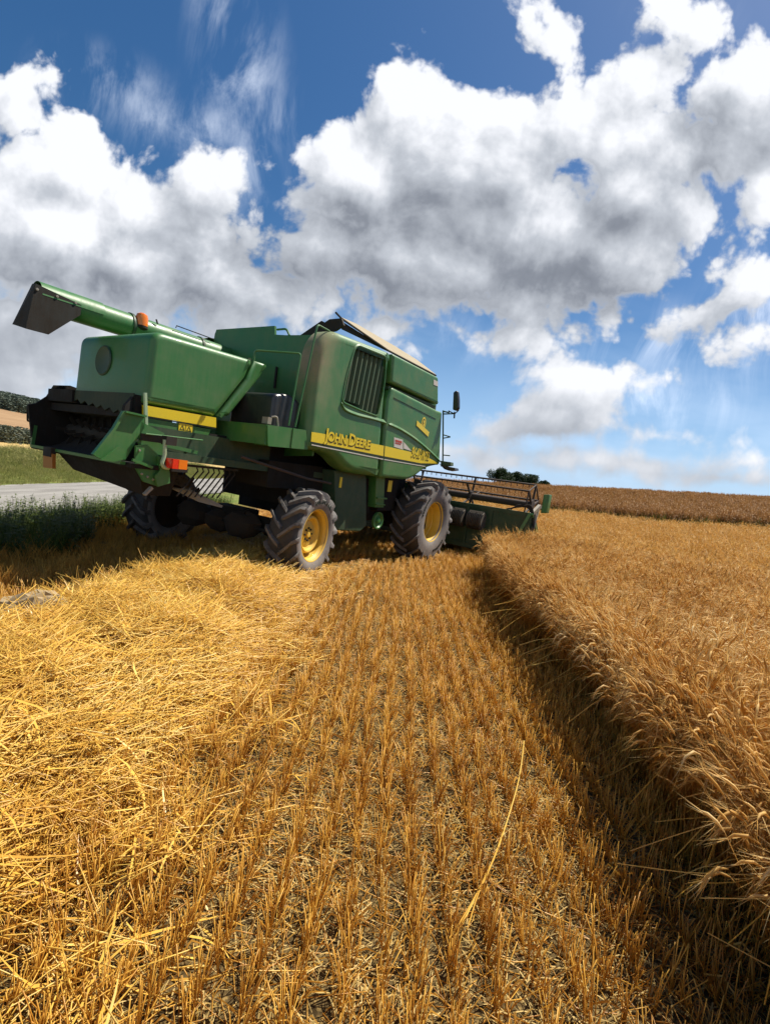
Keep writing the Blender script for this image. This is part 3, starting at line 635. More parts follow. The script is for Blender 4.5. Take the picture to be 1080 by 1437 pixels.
# warning label with a small red print and the white triangle beside it
lb=[(1.966, 2.42), (2.285, 2.417), (2.341, 2.235), (2.007, 2.249)]
q=MB(); q.prism(lb,fX,XS+.003,XS+.005); c0=Vector(lb[0]);c1=Vector(lb[1]);c3=Vector(lb[3])
for (u0,v0,u1,v1) in ((.12,.2,.88,.42),(.12,.5,.75,.62)):
    pts=[c0+(c1-c0)*a+(c3-c0)*b for a,b in ((u0,v0),(u1,v0),(u1,v1),(u0,v1))]; q.prism([tuple(v) for v in pts],fX,XS+.0065,XS+.008,m=1)
q.build('warning_label',['decal white','decal red'],P2,smooth=0)
decal('white_triangle',[(2.327, 2.382), (2.67, 2.245), (2.362, 2.258)],'decal white',P2)
decal('small_label',[(3.146, 3.748), (3.34, 3.751), (3.371, 3.657), (3.178, 3.649)],'decal white',P3)
# round emblem over a slanted ribbon
q=MB(); ec=Vector((2.992, 2.848)); 
ring=[(ec.x+.085*math.cos(a*math.pi/12),ec.y+.115*math.sin(a*math.pi/12)) for a in range(24)]; hole=[(ec.x+.058*math.cos(a*math.pi/12),ec.y+.083*math.sin(a*math.pi/12)) for a in range(24)]
q.prism(ring,fX,XS+.003,XS+.006,m=0,holes=[hole]); q.prism(hole,fX,XS+.003,XS+.0045,m=1)
q.prism([(ec.x+.03*math.cos(a*math.pi/6)+.008,ec.y+.035*math.sin(a*math.pi/6)+.02) for a in range(12)],fX,XS+.005,XS+.007,m=0)
q.prism([(ec.x-.02,ec.y-.06),(ec.x+.03,ec.y-.06),(ec.x+.035,ec.y+.0),(ec.x-.01,ec.y+.0)],fX,XS+.005,XS+.007,m=0)
q.prism([(2.709, 2.851), (3.272, 2.704), (3.255, 2.606), (2.708, 2.753)],fX,XS+.007,XS+.010,m=0)
q.build('round_emblem',['decal yellow','dark green'],P2,smooth=0)
# --- grain tank body
m_=MB(); tk=[(-0.927, 3.731)]
m_.box((-3.15,.12,1.95),(-.30,3.75,3.60)); 
T1=m_.build('grain_tank',['green paint'],CB,smooth=0)
m_=MB(); m_.prism([(-2.943, 3.782), (-2.908, 3.862), (-1.452, 3.861), (-1.428, 3.721), (-1.169, 3.701), (-0.308, 3.676), (-0.318, 1.855), (-3.059, 1.589)],fY,.06,.10); m_.build('tank_rear_wall',['green paint'],CB,smooth=0)
m_=MB(); m_.tube(rail([tuple((a,.08,b)) for a,b in [(-1.406, 3.805), (-1.199, 3.808), (-1.119, 3.704)]],.04),.018); m_.build('grab_handle',['green paint'],CB)
m_=MB(); q1=[(-1.274, 3.197), (-1.265, 2.856)]; m_.bar((q1[0][0],.04,q1[0][1]),(q1[1][0],.04,q1[1][1]),.03); m_.build('latch_rod',['shade metal'],T1)
# folding tank covers
gp_=[(-1.049, 3.716), (-0.593, 3.945), (-0.521, 3.915), (-0.437, 3.959), (-0.201, 3.962), (-0.144, 3.859), (-0.296, 3.781)]
m_=MB(); m_.prism(gp_,fY,.20,.24); m_.build('tank_cover_gable',['shade metal'],CB,smooth=0)
lo_=[(0.294, 3.993), (1.667, 3.902), (3.56, 3.926)]; hi_=[(1.589, 4.357), (2.923, 4.356), (3.897, 4.335)]
m_=MB(); 
A=(-.28,lo_[0][0],lo_[0][1]); Bm=(-.28,lo_[1][0],lo_[1][1]); B_=(-.28,lo_[2][0],lo_[2][1]); C_=[(-1.0,a,b) for a,b in hi_]
vs=[A,Bm,B_]+[C_[2],C_[1],C_[0]]; up=[(x,y,z+.02) for x,y,z in vs]; n=6
m_.add(vs+up,[(0,1,4,5),(1,2,3,4),(11,10,7,6),(10,9,8,7)]+[(i,(i+1)%n,n+(i+1)%n,n+i) for i in range(n)])
m_.build('tank_cover',['dusty cover'],CB,smooth=0)
m_=MB(); g0=(0.146, 4.032); m_.tube([(-.28,g0[0],g0[1]),A,Bm,B_],.016,n=6)
hh=[(0.324, 3.972), (0.401, 3.867), (1.781, 3.91), (3.617, 3.925)]
m_.prism([hh[0],hh[1],hh[2],hh[3],(lo_[2][0],lo_[2][1]),(lo_[1][0],lo_[1][1]+.02)],fX,-.34,-.31); m_.build('tank_cover_edge',['shade metal'],CB,smooth=0)
m_=MB(); m_.box((mir(-.28),.5,3.6),(mir(-.34),3.4,3.95)); m_.build('tank_cover_edge',['shade metal'],CB,smooth=0)
# --- straw hood (rear housing)
hs_=[(-2.301, 3.015), (-0.807, 3.074), (-0.897, 2.803), (-1.327, 2.184), (-2.326, 2.163)]
rx0,rx1=mir(-.85),-.85
# lofted shell: side outline extruded, rounded top and rear corners
def hood(poly_side,x0,x1,r,mb,m=0):
    """body whose cross-section is the side outline; edges along both sides rounded"""
    p=poly_side if area(poly_side)>0 else poly_side[::-1]
    k=len(p); rings=[]
    for i in range(5):
        a=math.pi/2*i/4; rings.append((inset(p,r*(1-math.sin(a))),x1-r*(1-math.cos(a)) ))
    rings=rings[::1]
    L=[(inset(p,r*1.2),x1)]+[(inset(p,r*(1-math.sin(math.pi/2*i/4))),x1-r*(1-math.cos(math.pi/2*i/4))) for i in range(5)]
    L2=[(q,x0+x1-x) for q,x in L[::-1]]
    A_=L+L2; vs=[(x,a,b) for q,x in A_ for a,b in q]; fs=[(i*k+j,i*k+(j+1)%k,(i+1)*k+(j+1)%k,(i+1)*k+j) for i in range(len(A_)-1) for j in range(k)]
    tri=tessellate_polygon([[Vector((a,b,0)) for a,b in A_[0][0]]]); fs+=[tuple(t) for t in tri]+[tuple(i+(len(A_)-1)*k for i in t) for t in tri]
    mb.add(vs,fs,m)
m_=MB(); hood(roundc(hs_,[.14,.05,0,.03,.04],7),rx0,rx1,.075,m_); H=m_.build('straw_hood',['green paint'],CB,smooth=40)
hf=[(-0.787, 3.075), (-0.536, 3.081), (-0.641, 2.865), (-1.114, 2.226), (-1.309, 2.183), (-0.883, 2.796)]
m_=MB(); hood(roundc(hf,[.0,.03,0,.03,.03,0],3),rx0,rx1,.05,m_); m_.build('hood_front_section',['green paint'],H,smooth=40)
m_=MB(); m_.bar((rx1-.06,hs_[1][0]-.02,hs_[1][1]+.005),(rx0+.06,hs_[1][0]-.02,hs_[1][1]+.005),.05,.03); m_.build('hood_seam',['dark green'],H)
m_=MB(); m_.prism([(-2.324, 2.143), (-1.33, 2.169), (-1.313, 2.039), (-2.312, 2.025)],fX,-.90,-.843); m_.build('yellow_stripe',['decal yellow'],H,smooth=0)
m_=MB(); m_.prism([(-2.311, 2.02), (-1.312, 2.034), (-1.311, 2.02), (-2.31, 2.009)],fX,-.90,-.845); m_.build('stripe_outline',['decal black'],H,smooth=0)
m_=MB(); m_.prism([(-2.309, 2.005), (-1.377, 2.002), (-1.485, 1.712), (-2.257, 1.749)],fX,-.97,-.86); m_.build('lower_hood_skirt',['green paint'],H,smooth=0)
m_=MB(); rc0=(-1.861, 2.667)
m_.lathe([(.024,.0),(.024,.155),(.018,.172),(.022,.182),(.03,.19)],c=(rc0[0],-2.352,rc0[1]),n=36,axis='Y'); m_.build('round_cover',['dark green'],H)  # darker green paints in the shade of a recess
ws_=[(-1.859, 2.02), (-1.664, 2.011), (-1.653, 1.834), (-1.854, 1.847)]
m_=MB(); m_.prism(ws_,fX,-.857,-.852); W1=m_.build('warning_sticker',['decal yellow'],CB,smooth=0)
q=MB(); a0,a1,a3=Vector(ws_[0]),Vector(ws_[1]),Vector(ws_[3])
for u0 in (.06,.55):
    tri=[(u0,.5),(u0+.38,.5),(u0+.19,.12)]; hl=[(u0+.08,.45),(u0+.30,.45),(u0+.19,.22)]
    q.prism([tuple(a0+(a1-a0)*a+(a3-a0)*b) for a,b in tri],fX,-.8515,-.850,holes=[[tuple(a0+(a1-a0)*a+(a3-a0)*b) for a,b in hl]])
    q.prism([tuple(a0+(a1-a0)*a+(a3-a0)*b) for a,b in ((u0+.02,.62),(u0+.36,.62),(u0+.36,.68),(u0+.02,.68))],fX,-.8515,-.850)
q.prism([tuple(a0+(a1-a0)*a+(a3-a0)*b) for a,b in ((.485,.04),(.515,.04),(.515,.96),(.485,.96))],fX,-.8515,-.850)
q.prism([tuple(a0+(a1-a0)*a+(a3-a0)*b) for a,b in ((.7,.78),(.82,.78),(.82,.9),(.7,.9))],fX,-.8515,-.850)
q.build('sticker_print',['decal black'],W1,smooth=0)
# --- side deck with the black tank
m_=MB(); dk=[(-1.079, 2.159), (-0.343, 2.2), (-0.254, 1.929), (-1.03, 1.886)]
m_.prism(roundc(dk,.02,2),fX,-.40,-.13); dr=(-1.195, 2.169)
yb=dk[0][0]; m_.box((-1.15,yb,1.90),(-.15,yb+.04,2.16)); m_.box((-1.15,yb+.03,2.10),(-.2,dk[1][0],2.14)); m_.box((-1.15,yb+.04,1.90),(-.9,dk[1][0],2.10))
a=(-0.599, 2.196); m_.box((-.135,a[0]-.012,1.92),(-.118,a[0]+.012,2.19))
m_.build('side_deck',['green paint'],CB,smooth=0)
bt=roundc([(-.95,2.15),(-.28,2.15),(-.30,2.56),(-.42,2.62),(-.92,2.64),(-.97,2.58)],.05,3)
m_=MB(); hood(roundc([(-.88,2.12),(-.36,2.12),(-.30,2.40),(-.38,2.60),(-.60,2.66),(-.88,2.60)],.06,4),-1.15,-.28,.05,m_); BT=m_.build('black_tank',['black plastic'],CB,smooth=40)
m_=MB(); hood(roundc([(-.28,2.12),(-.02,2.12),(-.02,2.5),(-.1,2.60),(-.28,2.58)],.05,4),-1.1,-.32,.04,m_); m_.build('tank_guard',['black plastic'],CB,smooth=40)
m_=MB(); m_.box((-.33,-1.0,2.18),(-.22,-.93,2.27)); m_.tube(rail([(-.24,-.92,2.28),(-.2,-.86,2.30),(-.2,-.82,2.15)],.03),.014); m_.build('filler_valve',['bare steel'],BT)
# handrails
m_=MB()
r1=[(-1.0,-.98)]
h1=[(-0.619, 3.02), (-0.627, 3.149)]; h2=[(-0.598, 3.212), (-0.6, 3.144), (-0.669, 2.213)]
m_.tube(rail([(h1[0][0],-1.0,h1[0][1]),(h1[1][0],-1.0,h1[1][1]),(-.16,h2[0][0],h2[0][1]),(-.16,h2[2][0],h2[2][1])],.04),.014)
m_.build('handrail',['green paint'],CB)
h3=[(-0.541, 2.213), (-0.345, 3.685)]; h4=(-0.036, 3.696)
m_=MB(); m_.tube(rail([(-.16,h3[0][0],h3[0][1]),(-.16,h3[1][0],h3[1][1]),(-.2,h4[0],h4[1])],.04),.014); m_.build('handrail',['green paint'],CB)
# --- straw chopper at the tail
ch=MB(); YR=-2.62
ch.box((-2.98,-2.45,2.10),(-2.3,-1.9,2.26)); ch.box((-2.98,-2.40,1.98),(-.95,-1.9,2.08)); ch.box((-2.98,-2.0,1.45),(-.95,-1.9,2.0)); ch.box((-2.98,YR+.02,1.42),(-.52,-1.9,1.47)); 
ch.prism([(-2.55,1.44),(-1.9,1.44),(-1.9,2.25),(-2.4,2.25),(-2.5,2.1)],fX,-.99,-.93)
CH=ch.build('straw_chopper',['grimy steel'],CB,smooth=0)
m_=MB(); m_.tube([(-2.9,-2.15,1.74),(-1.0,-2.15,1.74)],.09,n=14)
for i in range(22):
    x=-2.85+i*.082; a=i*1.1
    for q_ in (0,math.pi):
        m_.bar((x,-2.15+.08*math.cos(a+q_),1.74+.08*math.sin(a+q_)),(x,-2.15+.22*math.cos(a+q_),1.74+.22*math.sin(a+q_)),.045,.008,up=(1,0,0))
m_.build('chopper_rotor',['shade metal'],CH,smooth=0)
# left side plate with its curved top
m_=MB(); lp=[(-2.671, 1.994), (-2.582, 2.03), (-2.454, 2.153), (-2.378, 2.321), (-2.182, 2.361), (-1.659, 2.276), (-1.582, 1.417), (-2.576, 1.454)]
m_.prism(lp,fX,-3.02,-2.98); m_.build('chopper_side_plate',['grimy steel'],CH,smooth=0)
# curved brown back sheet and the jagged rubber curtain
m_=MB(); bc=[]
for i in range(9):
    a=math.pi*i/8/2; bc.append((-2.45+.45*math.sin(a),1.47+.62*(1-math.cos(a))))
m_.add([(-2.97,a,b) for a,b in bc]+[(-.95,a,b) for a,b in bc],[(i,i+1,i+10,i+9) for i in range(8)]); m_.build('discharge_sheet',['grimy steel'],CH)
m_=MB(); top=2.26; xs_=np.linspace(-2.32,-.93,15); jag=[(-2.0,top),]+[(-.95,top)]
dn=[]
for i,x in enumerate(xs_[::-1]): dn.append((x,1.98+.10*(-(x+.95))/1.05+(.05 if i%2 else 0)))
m_.prism([(-2.32,top),(-.93,top)]+dn,fY,-2.42,-2.40); m_.build('rubber_curtain',['shaded green'],CH,smooth=0)
# near deflector plate with folded edge, turned towards the tail
m_=MB(); dp=[(-2.68, 2.014), (-2.446, 2.005), (-2.433, 1.88), (-2.614, 1.492), (-2.848, 1.473), (-2.952, 1.515), (-2.768, 1.813)]
m_.prism(dp,fX,-.65,-.62); e0,e1=dp[0],dp[1]; m_.bar((-.60,e0[0],e0[1]),(-.60,e1[0],e1[1]),.06,.02); a,b=dp[0],dp[6]; m_.bar((-.62,a[0],a[1]),(-.62,b[0],b[1]),.05,.03); a,b=dp[6],dp[5]; m_.bar((-.62,a[0],a[1]),(-.62,b[0],b[1]),.05,.03)
m_.build('deflector_plate',['green paint'],CH,smooth=0)
m_=MB(); a,b=(-2.453, 2.264),(-2.401, 1.882); m_.bar((-.64,a[0],a[1]),(-.64,b[0],b[1]),.03,.03); m_.build('deflector_edge',['pale line'],CH)
# lower lip, lid hinge and loop handle
m_=MB(); a,b=(-2.584, 1.455),(-2.727, 1.462)
m_.bar((-2.98,a[0],a[1]),(-.62,YR-.02,b[1]),.06,.035); 
m_.bar((-2.99,a[0],a[1]),(-2.99,a[0]+.02,a[1]+.28),.04,.03); m_.build('tail_lip',['green paint'],CH,smooth=0)
m_=MB(); q_=[(-2.617, 2.021), (-2.647, 1.977), (-2.634, 1.777), (-2.592, 1.784)]; m_.tube(rail([(-3.06,a,b) for a,b in q_],.02),.012); m_.build('loop_handle',['shade metal'],CH)
m_=MB(); m_.hexa([(-2.1,-2.45,1.24),(-.75,-2.3,1.10),(-.75,-1.95,1.10),(-2.1,-1.95,1.2)],[(-2.3,-2.56,1.43),(-.62,-2.45,1.43),(-.62,-1.95,1.43),(-2.3,-1.95,1.43)]); m_.build('spreader_duct',['grimy steel'],CH,smooth=0)
# green mounting plates
m_=MB()
for pl,x0,x1 in (([(-2.551, 1.663), (-2.422, 1.695), (-2.265, 1.583), (-2.131, 1.513), (-2.098, 1.295), (-2.245, 1.232), (-2.422, 1.276), (-2.536, 1.436)],-.58,-.55),
    ([(-2.313, 1.583), (-2.223, 1.559), (-2.168, 1.465), (-2.129, 1.283), (-2.276, 1.233), (-2.324, 1.354), (-2.27, 1.423)],-.53,-.50),
    ([(-2.89, 1.473), (-2.727, 1.631), (-2.648, 1.617), (-2.668, 1.499), (-2.757, 1.467)],-.60,-.57),
    ([(-2.476, 1.938), (-2.191, 1.852), (-2.126, 1.593), (-2.399, 1.596), (-2.486, 1.714)],-.66,-.62)): m_.prism(pl,fX,x0,x1)
a,b=(-2.604, 1.513),(-2.368, 1.448); m_.bar((-.5,a[0],a[1]),(-.5,b[0],b[1]),.03,.03)
a,b=(-2.473, 1.811),(-1.738, 1.837); m_.tube([(-.52,a[0],a[1]),(-.52,b[0],b[1])],.009)
a,b=(-2.28, 1.839),(-1.662, 1.822)
m_.build('mounting_plate',['green paint'],CB,smooth=0)
m_=MB(); a,b=(-2.322, 1.216),(-2.383, 1.148); m_.bar((-.55,a[0],a[1]),(-.55,b[0]-.02,b[1]-.02),.05,.03); m_.build('tow_hook',['bare steel'],CB)
for px in [(-2.509, 1.621), (-2.458, 1.363), (-2.388, 1.335), (-2.317, 1.308), (-2.254, 1.287), (-2.211, 1.548), (-2.225, 1.347), (-2.157, 1.385)]:
    m_=MB(); m_.lathe([(0,.014),(.014,.012),(.015,0)],c=(-.548,px[0],px[1]),n=8); m_.build('plate_bolt',['bare steel'],CB)
# bent pipe bracket
m_=MB(); pp=[(-2.283, 1.777), (-2.267, 1.592), (-2.293, 1.508), (-2.262, 1.462), (-2.199, 1.459)]; m_.tube(rail([(-.45,a,b) for a,b in pp],.05),.022,n=10)
BP=m_.build('lamp_bracket',['pale line'],CB)
m_=MB(); a=(-2.261, 1.772); m_.box((-.52,a[0]-.02,a[1]-.05),(-.42,a[0]+.11,a[1]+.05)); m_.bar((-.60,a[0]-.22,a[1]-.0),(-.5,a[0],a[1]),.06,.08); m_.build('bracket_socket',['shade metal'],BP,smooth=0)
# tail lamp: red lens facing aft, amber end
m_=MB(); a,b=(-2.24, 1.525),(-2.046, 1.509)
TL=empty('tail_lamp'); TL.parent=CB
m_.box((-.46,a[0],a[1]-.06),(-.32,b[0]-.12,a[1]+.05)); m_.build('red_lens',['red lens'],TL,smooth=0)
m_=MB(); m_.box((-.46,b[0]-.118,a[1]-.058),(-.318,b[0]-.01,a[1]+.048)); m_.build('amber_lens',['amber'],TL,smooth=0)
m_=MB(); m_.box((-.5,a[0]+.01,a[1]-.03),(-.46,b[0]-.02,a[1]+.03)); m_.build('lamp_base',['shade metal'],TL,smooth=0)
# hanging orange reflector at the left tail
m_=MB(); rf_=[(-2.438, 1.386), (-2.187, 1.41), (-2.154, 1.227), (-2.408, 1.213)]; m_.prism(rf_,fY,-2.67,-2.63,m=0); 
RF=m_.build('hanging_reflector',['dusty orange'],CB,smooth=0)
m_=MB(); a,b=rf_[0],rf_[1]; m_.box((a[0]+.02,-2.68,a[1]-.02),(b[0]-.02,-2.62,a[1]+.10)); m_.build('reflector_mount',['shade metal'],RF,smooth=0)
m_=MB(); a=(-2.389, 1.183)
# wire tines seen against the light behind the wheel
m_=MB(); 
for i in range(8):
    a0=(-.75,-1.62+i*.085,1.50); a1=(-.75,-1.62+i*.085+.0,1.43); a2=(-.75,-1.86+i*.088,1.10)
    m_.tube([a0,(-.75,a0[1]+.03,1.44),a2],.011,n=6)
m_.bar((-.75,-1.75,1.50),(-.75,-.95,1.50),.03,.03); m_.build('tine_rake',['shade metal'],CB)
m_=MB(); m_.hexa([(-1.2,-1.2,.98),(-1.0,-.95,.93),(-1.0,-.93,.96),(-1.2,-1.18,1.02)],[(-1.5,-1.45,1.12),(-1.3,-1.3,1.12),(-1.3,-1.28,1.14),(-1.5,-1.43,1.14)]); m_.build('drive_belt_guard',['bare steel'],CB,smooth=0)
# --- unloading auger folded back along the far side, with its spout
XA=-2.55
au=[(-2.839, 3.421), (-2.311, 3.349), (-1.514, 3.345)]; au2=[(-2.844, 3.493), (-2.321, 3.467), (-1.466, 3.516), (-0.237, 3.573)]
m_=MB(); p0=(XA,-2.62,3.30); 
a_top=[(XA,a,b) for a,b in au2]; rA=.17
d=(Vector(a_top[2])-Vector(a_top[0])).normalized(); nz=Vector((0,-d.z,d.y))
c0=Vector(a_top[0])-nz*rA; c1=c0+d*5.6; m_.tube([c0+d*.12,c0+d*.6,c1],rA,n=28); AU=m_.build('unloading_auger',['green paint'],CB,smooth=40)
for k_ in (1.15,2.3):
    m_=MB(); m_.tube([c0+d*k_,c0+d*(k_+.04)],rA+.015,n=28); m_.build('auger_collar',['dark green'],AU)
# spout: half pipe top, dark flexible chute below
m_=MB(); s0=c0+d*.03
def ringp(c,axis_d,nrm_,r_,a0,a1,n):
    xx=Vector((1,0,0)); return [c+(xx*math.cos(a)+nrm_*math.sin(a))*r_ for a in [a0+(a1-a0)*i/n for i in range(n+1)]]
ra=ringp(c0-d*.0,d,nz,rA+.012,0,math.pi,14); rb=ringp(c0+d*.75,d,nz,rA+.012,0,math.pi,14)
m_.add([*ra,*rb],[(i,i+1,i+16,i+15) for i in range(14)]); m_.build('spout_top',['green paint'],AU)
bp_=[(-3.031, 3.432), (-2.914, 3.446), (-2.394, 3.401), (-2.397, 3.218), (-2.735, 2.879), (-3.11, 2.874), (-3.094, 3.3)]
m_=MB()
outl=[(50,396),(114,424),(113,441),(70,469.5),(18,457)]
sA=[(-2.92, 3.425), (-2.4, 3.361), (-2.399, 3.235), (-2.743, 2.876), (-2.987, 2.871)]; sB=[(-2.824, 3.494), (-2.284, 3.427), (-2.291, 3.292), (-2.714, 2.929), (-3.0, 2.934)]
m_.prism(sA,fX,-2.385,-2.37); m_.prism([(a,b) for a,b in sB],fX,-2.73,-2.715)
# rear wall of the chute, curved, and front wall
m_.add([(-2.38,*sA[0]),(-2.72,*sB[0]),(-2.72,*sB[4]),(-2.38,*sA[4])],[(0,1,2,3)]); m_.add([(-2.38,*sA[2]),(-2.72,*sB[2]),(-2.72,*sB[3]),(-2.38,*sA[3])],[(0,1,2,3)])
m_.build('spout_chute',['shade metal'],AU,smooth=0)
for px in [(-2.902, 3.363), (-2.684, 3.361), (-2.47, 3.362)]:
    m_=MB(); m_.lathe([(0,.018),(.012,.016),(.014,0)],c=(-2.37,px[0],px[1]),n=8); m_.build('spout_bolt',['bare steel'],AU)
# amber beacon
bc_=(-1.566, 3.459); m_=MB(); m_.lathe([(-.09,.085),(.02,.085),(.07,.07),(.09,.04),(.095,0)],c=(-2.42,bc_[0],bc_[1]),n=20,axis='Z'); BE=m_.build('beacon',['amber'],CB)
m_=MB(); m_.lathe([(-.15,.04),(-.12,.09),(-.09,.09),(-.09,0)],c=(-2.42,bc_[0],bc_[1]),n=16,axis='Z'); m_.build('beacon_base',['shade metal'],BE)
m_=MB(); a=(-1.335, 3.532); m_.tube([(-2.4,a[0],a[1]-.06),(-2.4,a[0]-.03,a[1])],.012); a=[(-1.04, 3.513), (-1.032, 3.548), (-0.35, 3.551)]; m_.tube([(-2.4,p[0],p[1]) for p in a],.008); m_.build('hydraulic_line',['shade metal'],AU)
# --- cab (ahead of the tank, mostly hidden), front rails, mirror, worklamp
m_=MB(); hood(roundc([(3.78,1.9),(5.0,1.9),(5.25,2.5),(5.1,3.55),(3.78,3.55)],.08,4),-2.55,-1.15,.06,m_,0); CA=m_.build('cab',['black plastic'],CB)
m_=MB(); m_.slab(roundc([(3.7,3.56),(5.35,3.56),(5.3,3.72),(3.7,3.74)],.05,3),fX,-2.65,-1.1,.03); m_.build('cab_roof',['green paint'],CA)
m_=MB(); q0=[(-0.222, 3.256), (-0.074, 2.296), (-0.062, 3.279), (0.048, 3.238), (0.024, 2.757), (0.077, 2.326)]
Yf=4.05
def pb(l,r_=.013,mb=None): mb.tube([(a,Yf,b) for a,b in l],r_,n=6)
pb([(-0.244, 3.286), (-0.065, 2.139)],.018,m_); pb([(-0.251, 3.27), (-0.091, 3.246)],.016,m_); pb([(-0.24, 3.208), (0.049, 3.23)],.014,m_)
pb([(-0.167, 2.759), (0.02, 2.726)],.012,m_); pb([(-0.154, 2.681), (0.021, 2.721)],.012,m_); pb([(-0.095, 2.317), (0.079, 2.318)],.012,m_)
m_.build('front_ladder_rail',['dark green'],CB)
m_=MB(); pb([(-0.114, 3.284), (0.042, 3.222), (0.121, 3.303), (0.12, 3.364)],.013,m_); pb([(0.034, 3.268), (0.048, 3.13)],.018,m_); MA=m_.build('mirror_arm',['shade metal'],CB)
mr=[(-0.056, 3.686), (0.005, 3.727), (0.042, 3.704), (0.084, 3.552), (0.117, 3.354), (0.075, 3.298), (-0.012, 3.31)]
m_=MB(); m_.slab(roundc(mr,.02,3),fY,4.12,4.03,.015); m_.build('mirror',['black plastic'],MA)
m_=MB(); a=[(-0.09, 2.184), (0.153, 2.178), (0.164, 2.109), (-0.07, 2.06)]; m_.prism(a,fY,3.98,4.12,m=0); m_.build('step_plate',['louvre green'],CB,smooth=0)
m_=MB(); a=[(-0.095, 2.105), (0.013, 2.085), (0.273, 2.066), (0.297, 2.023), (0.149, 1.99), (0.043, 2.009)]; m_.prism(a,fY,3.95,4.15); m_.build('worklamp',['black plastic'],CB,smooth=0)
# --- feeder house and header
m_=MB(); m_.hexa([(-2.4,4.3,.8),(-1.0,4.3,.8),(-1.0,5.7,.35),(-2.4,5.7,.35)],[(-2.4,4.3,1.6),(-1.0,4.3,1.6),(-1.0,5.7,1.15),(-2.4,5.7,1.15)]); m_.build('feeder_house',['dark green'],CB,smooth=0)
HD=empty('header'); HD.parent=CB
HL,HR=-4.95,1.55; YH=5.62
zt_=1.30; zb_=.22
m_=MB(); m_.box((HL,YH,zb_),(HR,YH+.05,zt_-.06)); m_.box((HL,YH-.03,zt_-.09),(HR,YH+.10,zt_)); m_.box((HL,YH-.05,zb_),(HR,YH+.06,zb_+.10)); 
m_.box((HL,YH+.05,zb_-.03),(HR,YH+1.1,zb_+.02))
for x in (HR-.06,.62,.02,-.55,-1.0,-2.4,-3.2,-4.0,HL+.02): m_.box((x,YH-.045,zb_+.1),(x+.07,YH,zt_-.09))
m_.build('header_back_wall',['dark green'],HD,smooth=0)
m_=MB()
for x0 in (-.34,.16):
    m_=MB()
    for i in range(9): m_.lathe([(0,.0),(0,.21),(.02,.23),(.03,.0)],c=(x0+.042*i,YH-.16,.93),n=20)
    m_.lathe([(0,0),(0,.19),(.38,.19),(.38,0)],c=(x0,YH-.16,.93),n=20)
    m_.build('drive_coil',['coil steel'],HD,smooth=30)
for x in (HR,HL-.05):
    m_=MB(); m_.prism([(YH-.02,.22),(YH+.5,.15),(YH+1.35,.16),(YH+1.35,.35),(YH+.9,.80),(YH+.35,1.22),(YH-.02,zt_-.02)],fX,x,x+.05); m_.build('header_end_plate',['dark green'],HD,smooth=0)
m_=MB(); m_.bar((HR+.02,YH-.03,zt_),(HR-.22,YH-.10,.62),.05,.07); m_.bar((HR+.06,YH,zt_-.02),(HR+.07,YH+.9,.60),.05,.06); m_.build('end_brace',['green paint'],HD,smooth=0)
m_=MB(); dv=[(1.724, 1.764), (1.862, 1.825), (1.948, 1.396), (1.82, 1.325)]; zA,zB=dv[0][1],dv[3][1]; x0=dv[0][0]; x1=dv[1][0]
m_.slab(roundc([(x0,zB),(x1,zB+.02),(x1,zA+.02),(x0,zA)],.02,3),fY,6.1,5.88,.02); m_.build('end_divider',['green paint'],HD,smooth=30)
# reel: centre tube, spiders, six tine bars
RC=Vector((0,6.15,1.42)); 
m_=MB(); m_.tube([(HL+.15,RC.y,RC.z+.05),(HR-.12,RC.y,RC.z+.05)],.085,n=16); m_.build('reel_tube',['reel brown'],HD)
rr_=.56; ph=R(78)
angs=[ph+i*math.pi/3 for i in range(6)]
for a in angs:
    m_=MB(); y,z=RC.y+rr_*math.cos(a),RC.z+rr_*math.sin(a); m_.tube([(HL+.15,y,z),(HR-.12,y,z)],.024,n=6)
    x=HL+.2
    while x<HR-.12: m_.bar((x,y,z),(x+.004,y+.012,z-.085),.014,.014); x+=.15
    m_.build('reel_bar',['reel brown'],HD,smooth=0)
for x in (HL+.16,-3.3,-1.7,-.15,.0,HR-.13):
    if x==.0: continue
    m_=MB()
    for i,a in enumerate(angs):
        y,z=RC.y+rr_*math.cos(a),RC.z+rr_*math.sin(a); m_.bar((x,RC.y,RC.z+.03),(x,y,z),.035,.045,up=(1,0,0))
        b_=angs[(i+1)%6]; 
        if x in (HL+.16,HR-.13): m_.bar((x,y,z),(x,RC.y+rr_*math.cos(b_),RC.z+rr_*math.sin(b_)),.02,.03,up=(1,0,0))
    m_.lathe([(-.03,0),(-.03,.14),(.03,.14),(.03,0)],c=(x,RC.y,RC.z+.05),n=16); m_.build('reel_spider',['reel brown'],HD,smooth=30)
m_=MB(); m_.bar((HR+.02,YH+.03,zt_-.05),(HR+.03,6.25,1.47),.07,.09); m_.bar((HR+.04,6.25,1.47),(HR+.04,6.7,1.35),.06,.07); m_.tube([(HR+.07,YH+.1,.75),(HR+.06,6.1,1.38)],.03); m_.build('reel_arm',['bare steel'],HD,smooth=0)
m_=MB()
for i in range(4):
    o_=.035*i; m_.tube(spline([(HR-.55+o_,YH-.03,zt_+.01),(HR-.25,YH-.02,zt_+.10+o_*.5),(HR+.0,YH+.02,zt_+.16-o_),(HR+.10,YH+.12,1.10-o_),(HR+.12,YH+.05,.85+o_),(HR+.06,YH+.2,.70)],5),.014,n=6)
m_.build('hydraulic_hoses',['shade metal'],HD)
m_=MB(); m_.tube(spline([(HR+.07,YH,.55),(HR+.1,YH+.1,.9),(HR+.08,YH+.25,1.15),(HR+.03,YH+.3,1.38)],5),.03,n=8); m_.lathe([(0,0),(0,.10),(.05,.10),(.05,0)],c=(HR+.09,YH+.1,.72),n=18); m_.build('end_drive',['bare steel'],HD)
m_=MB(); 
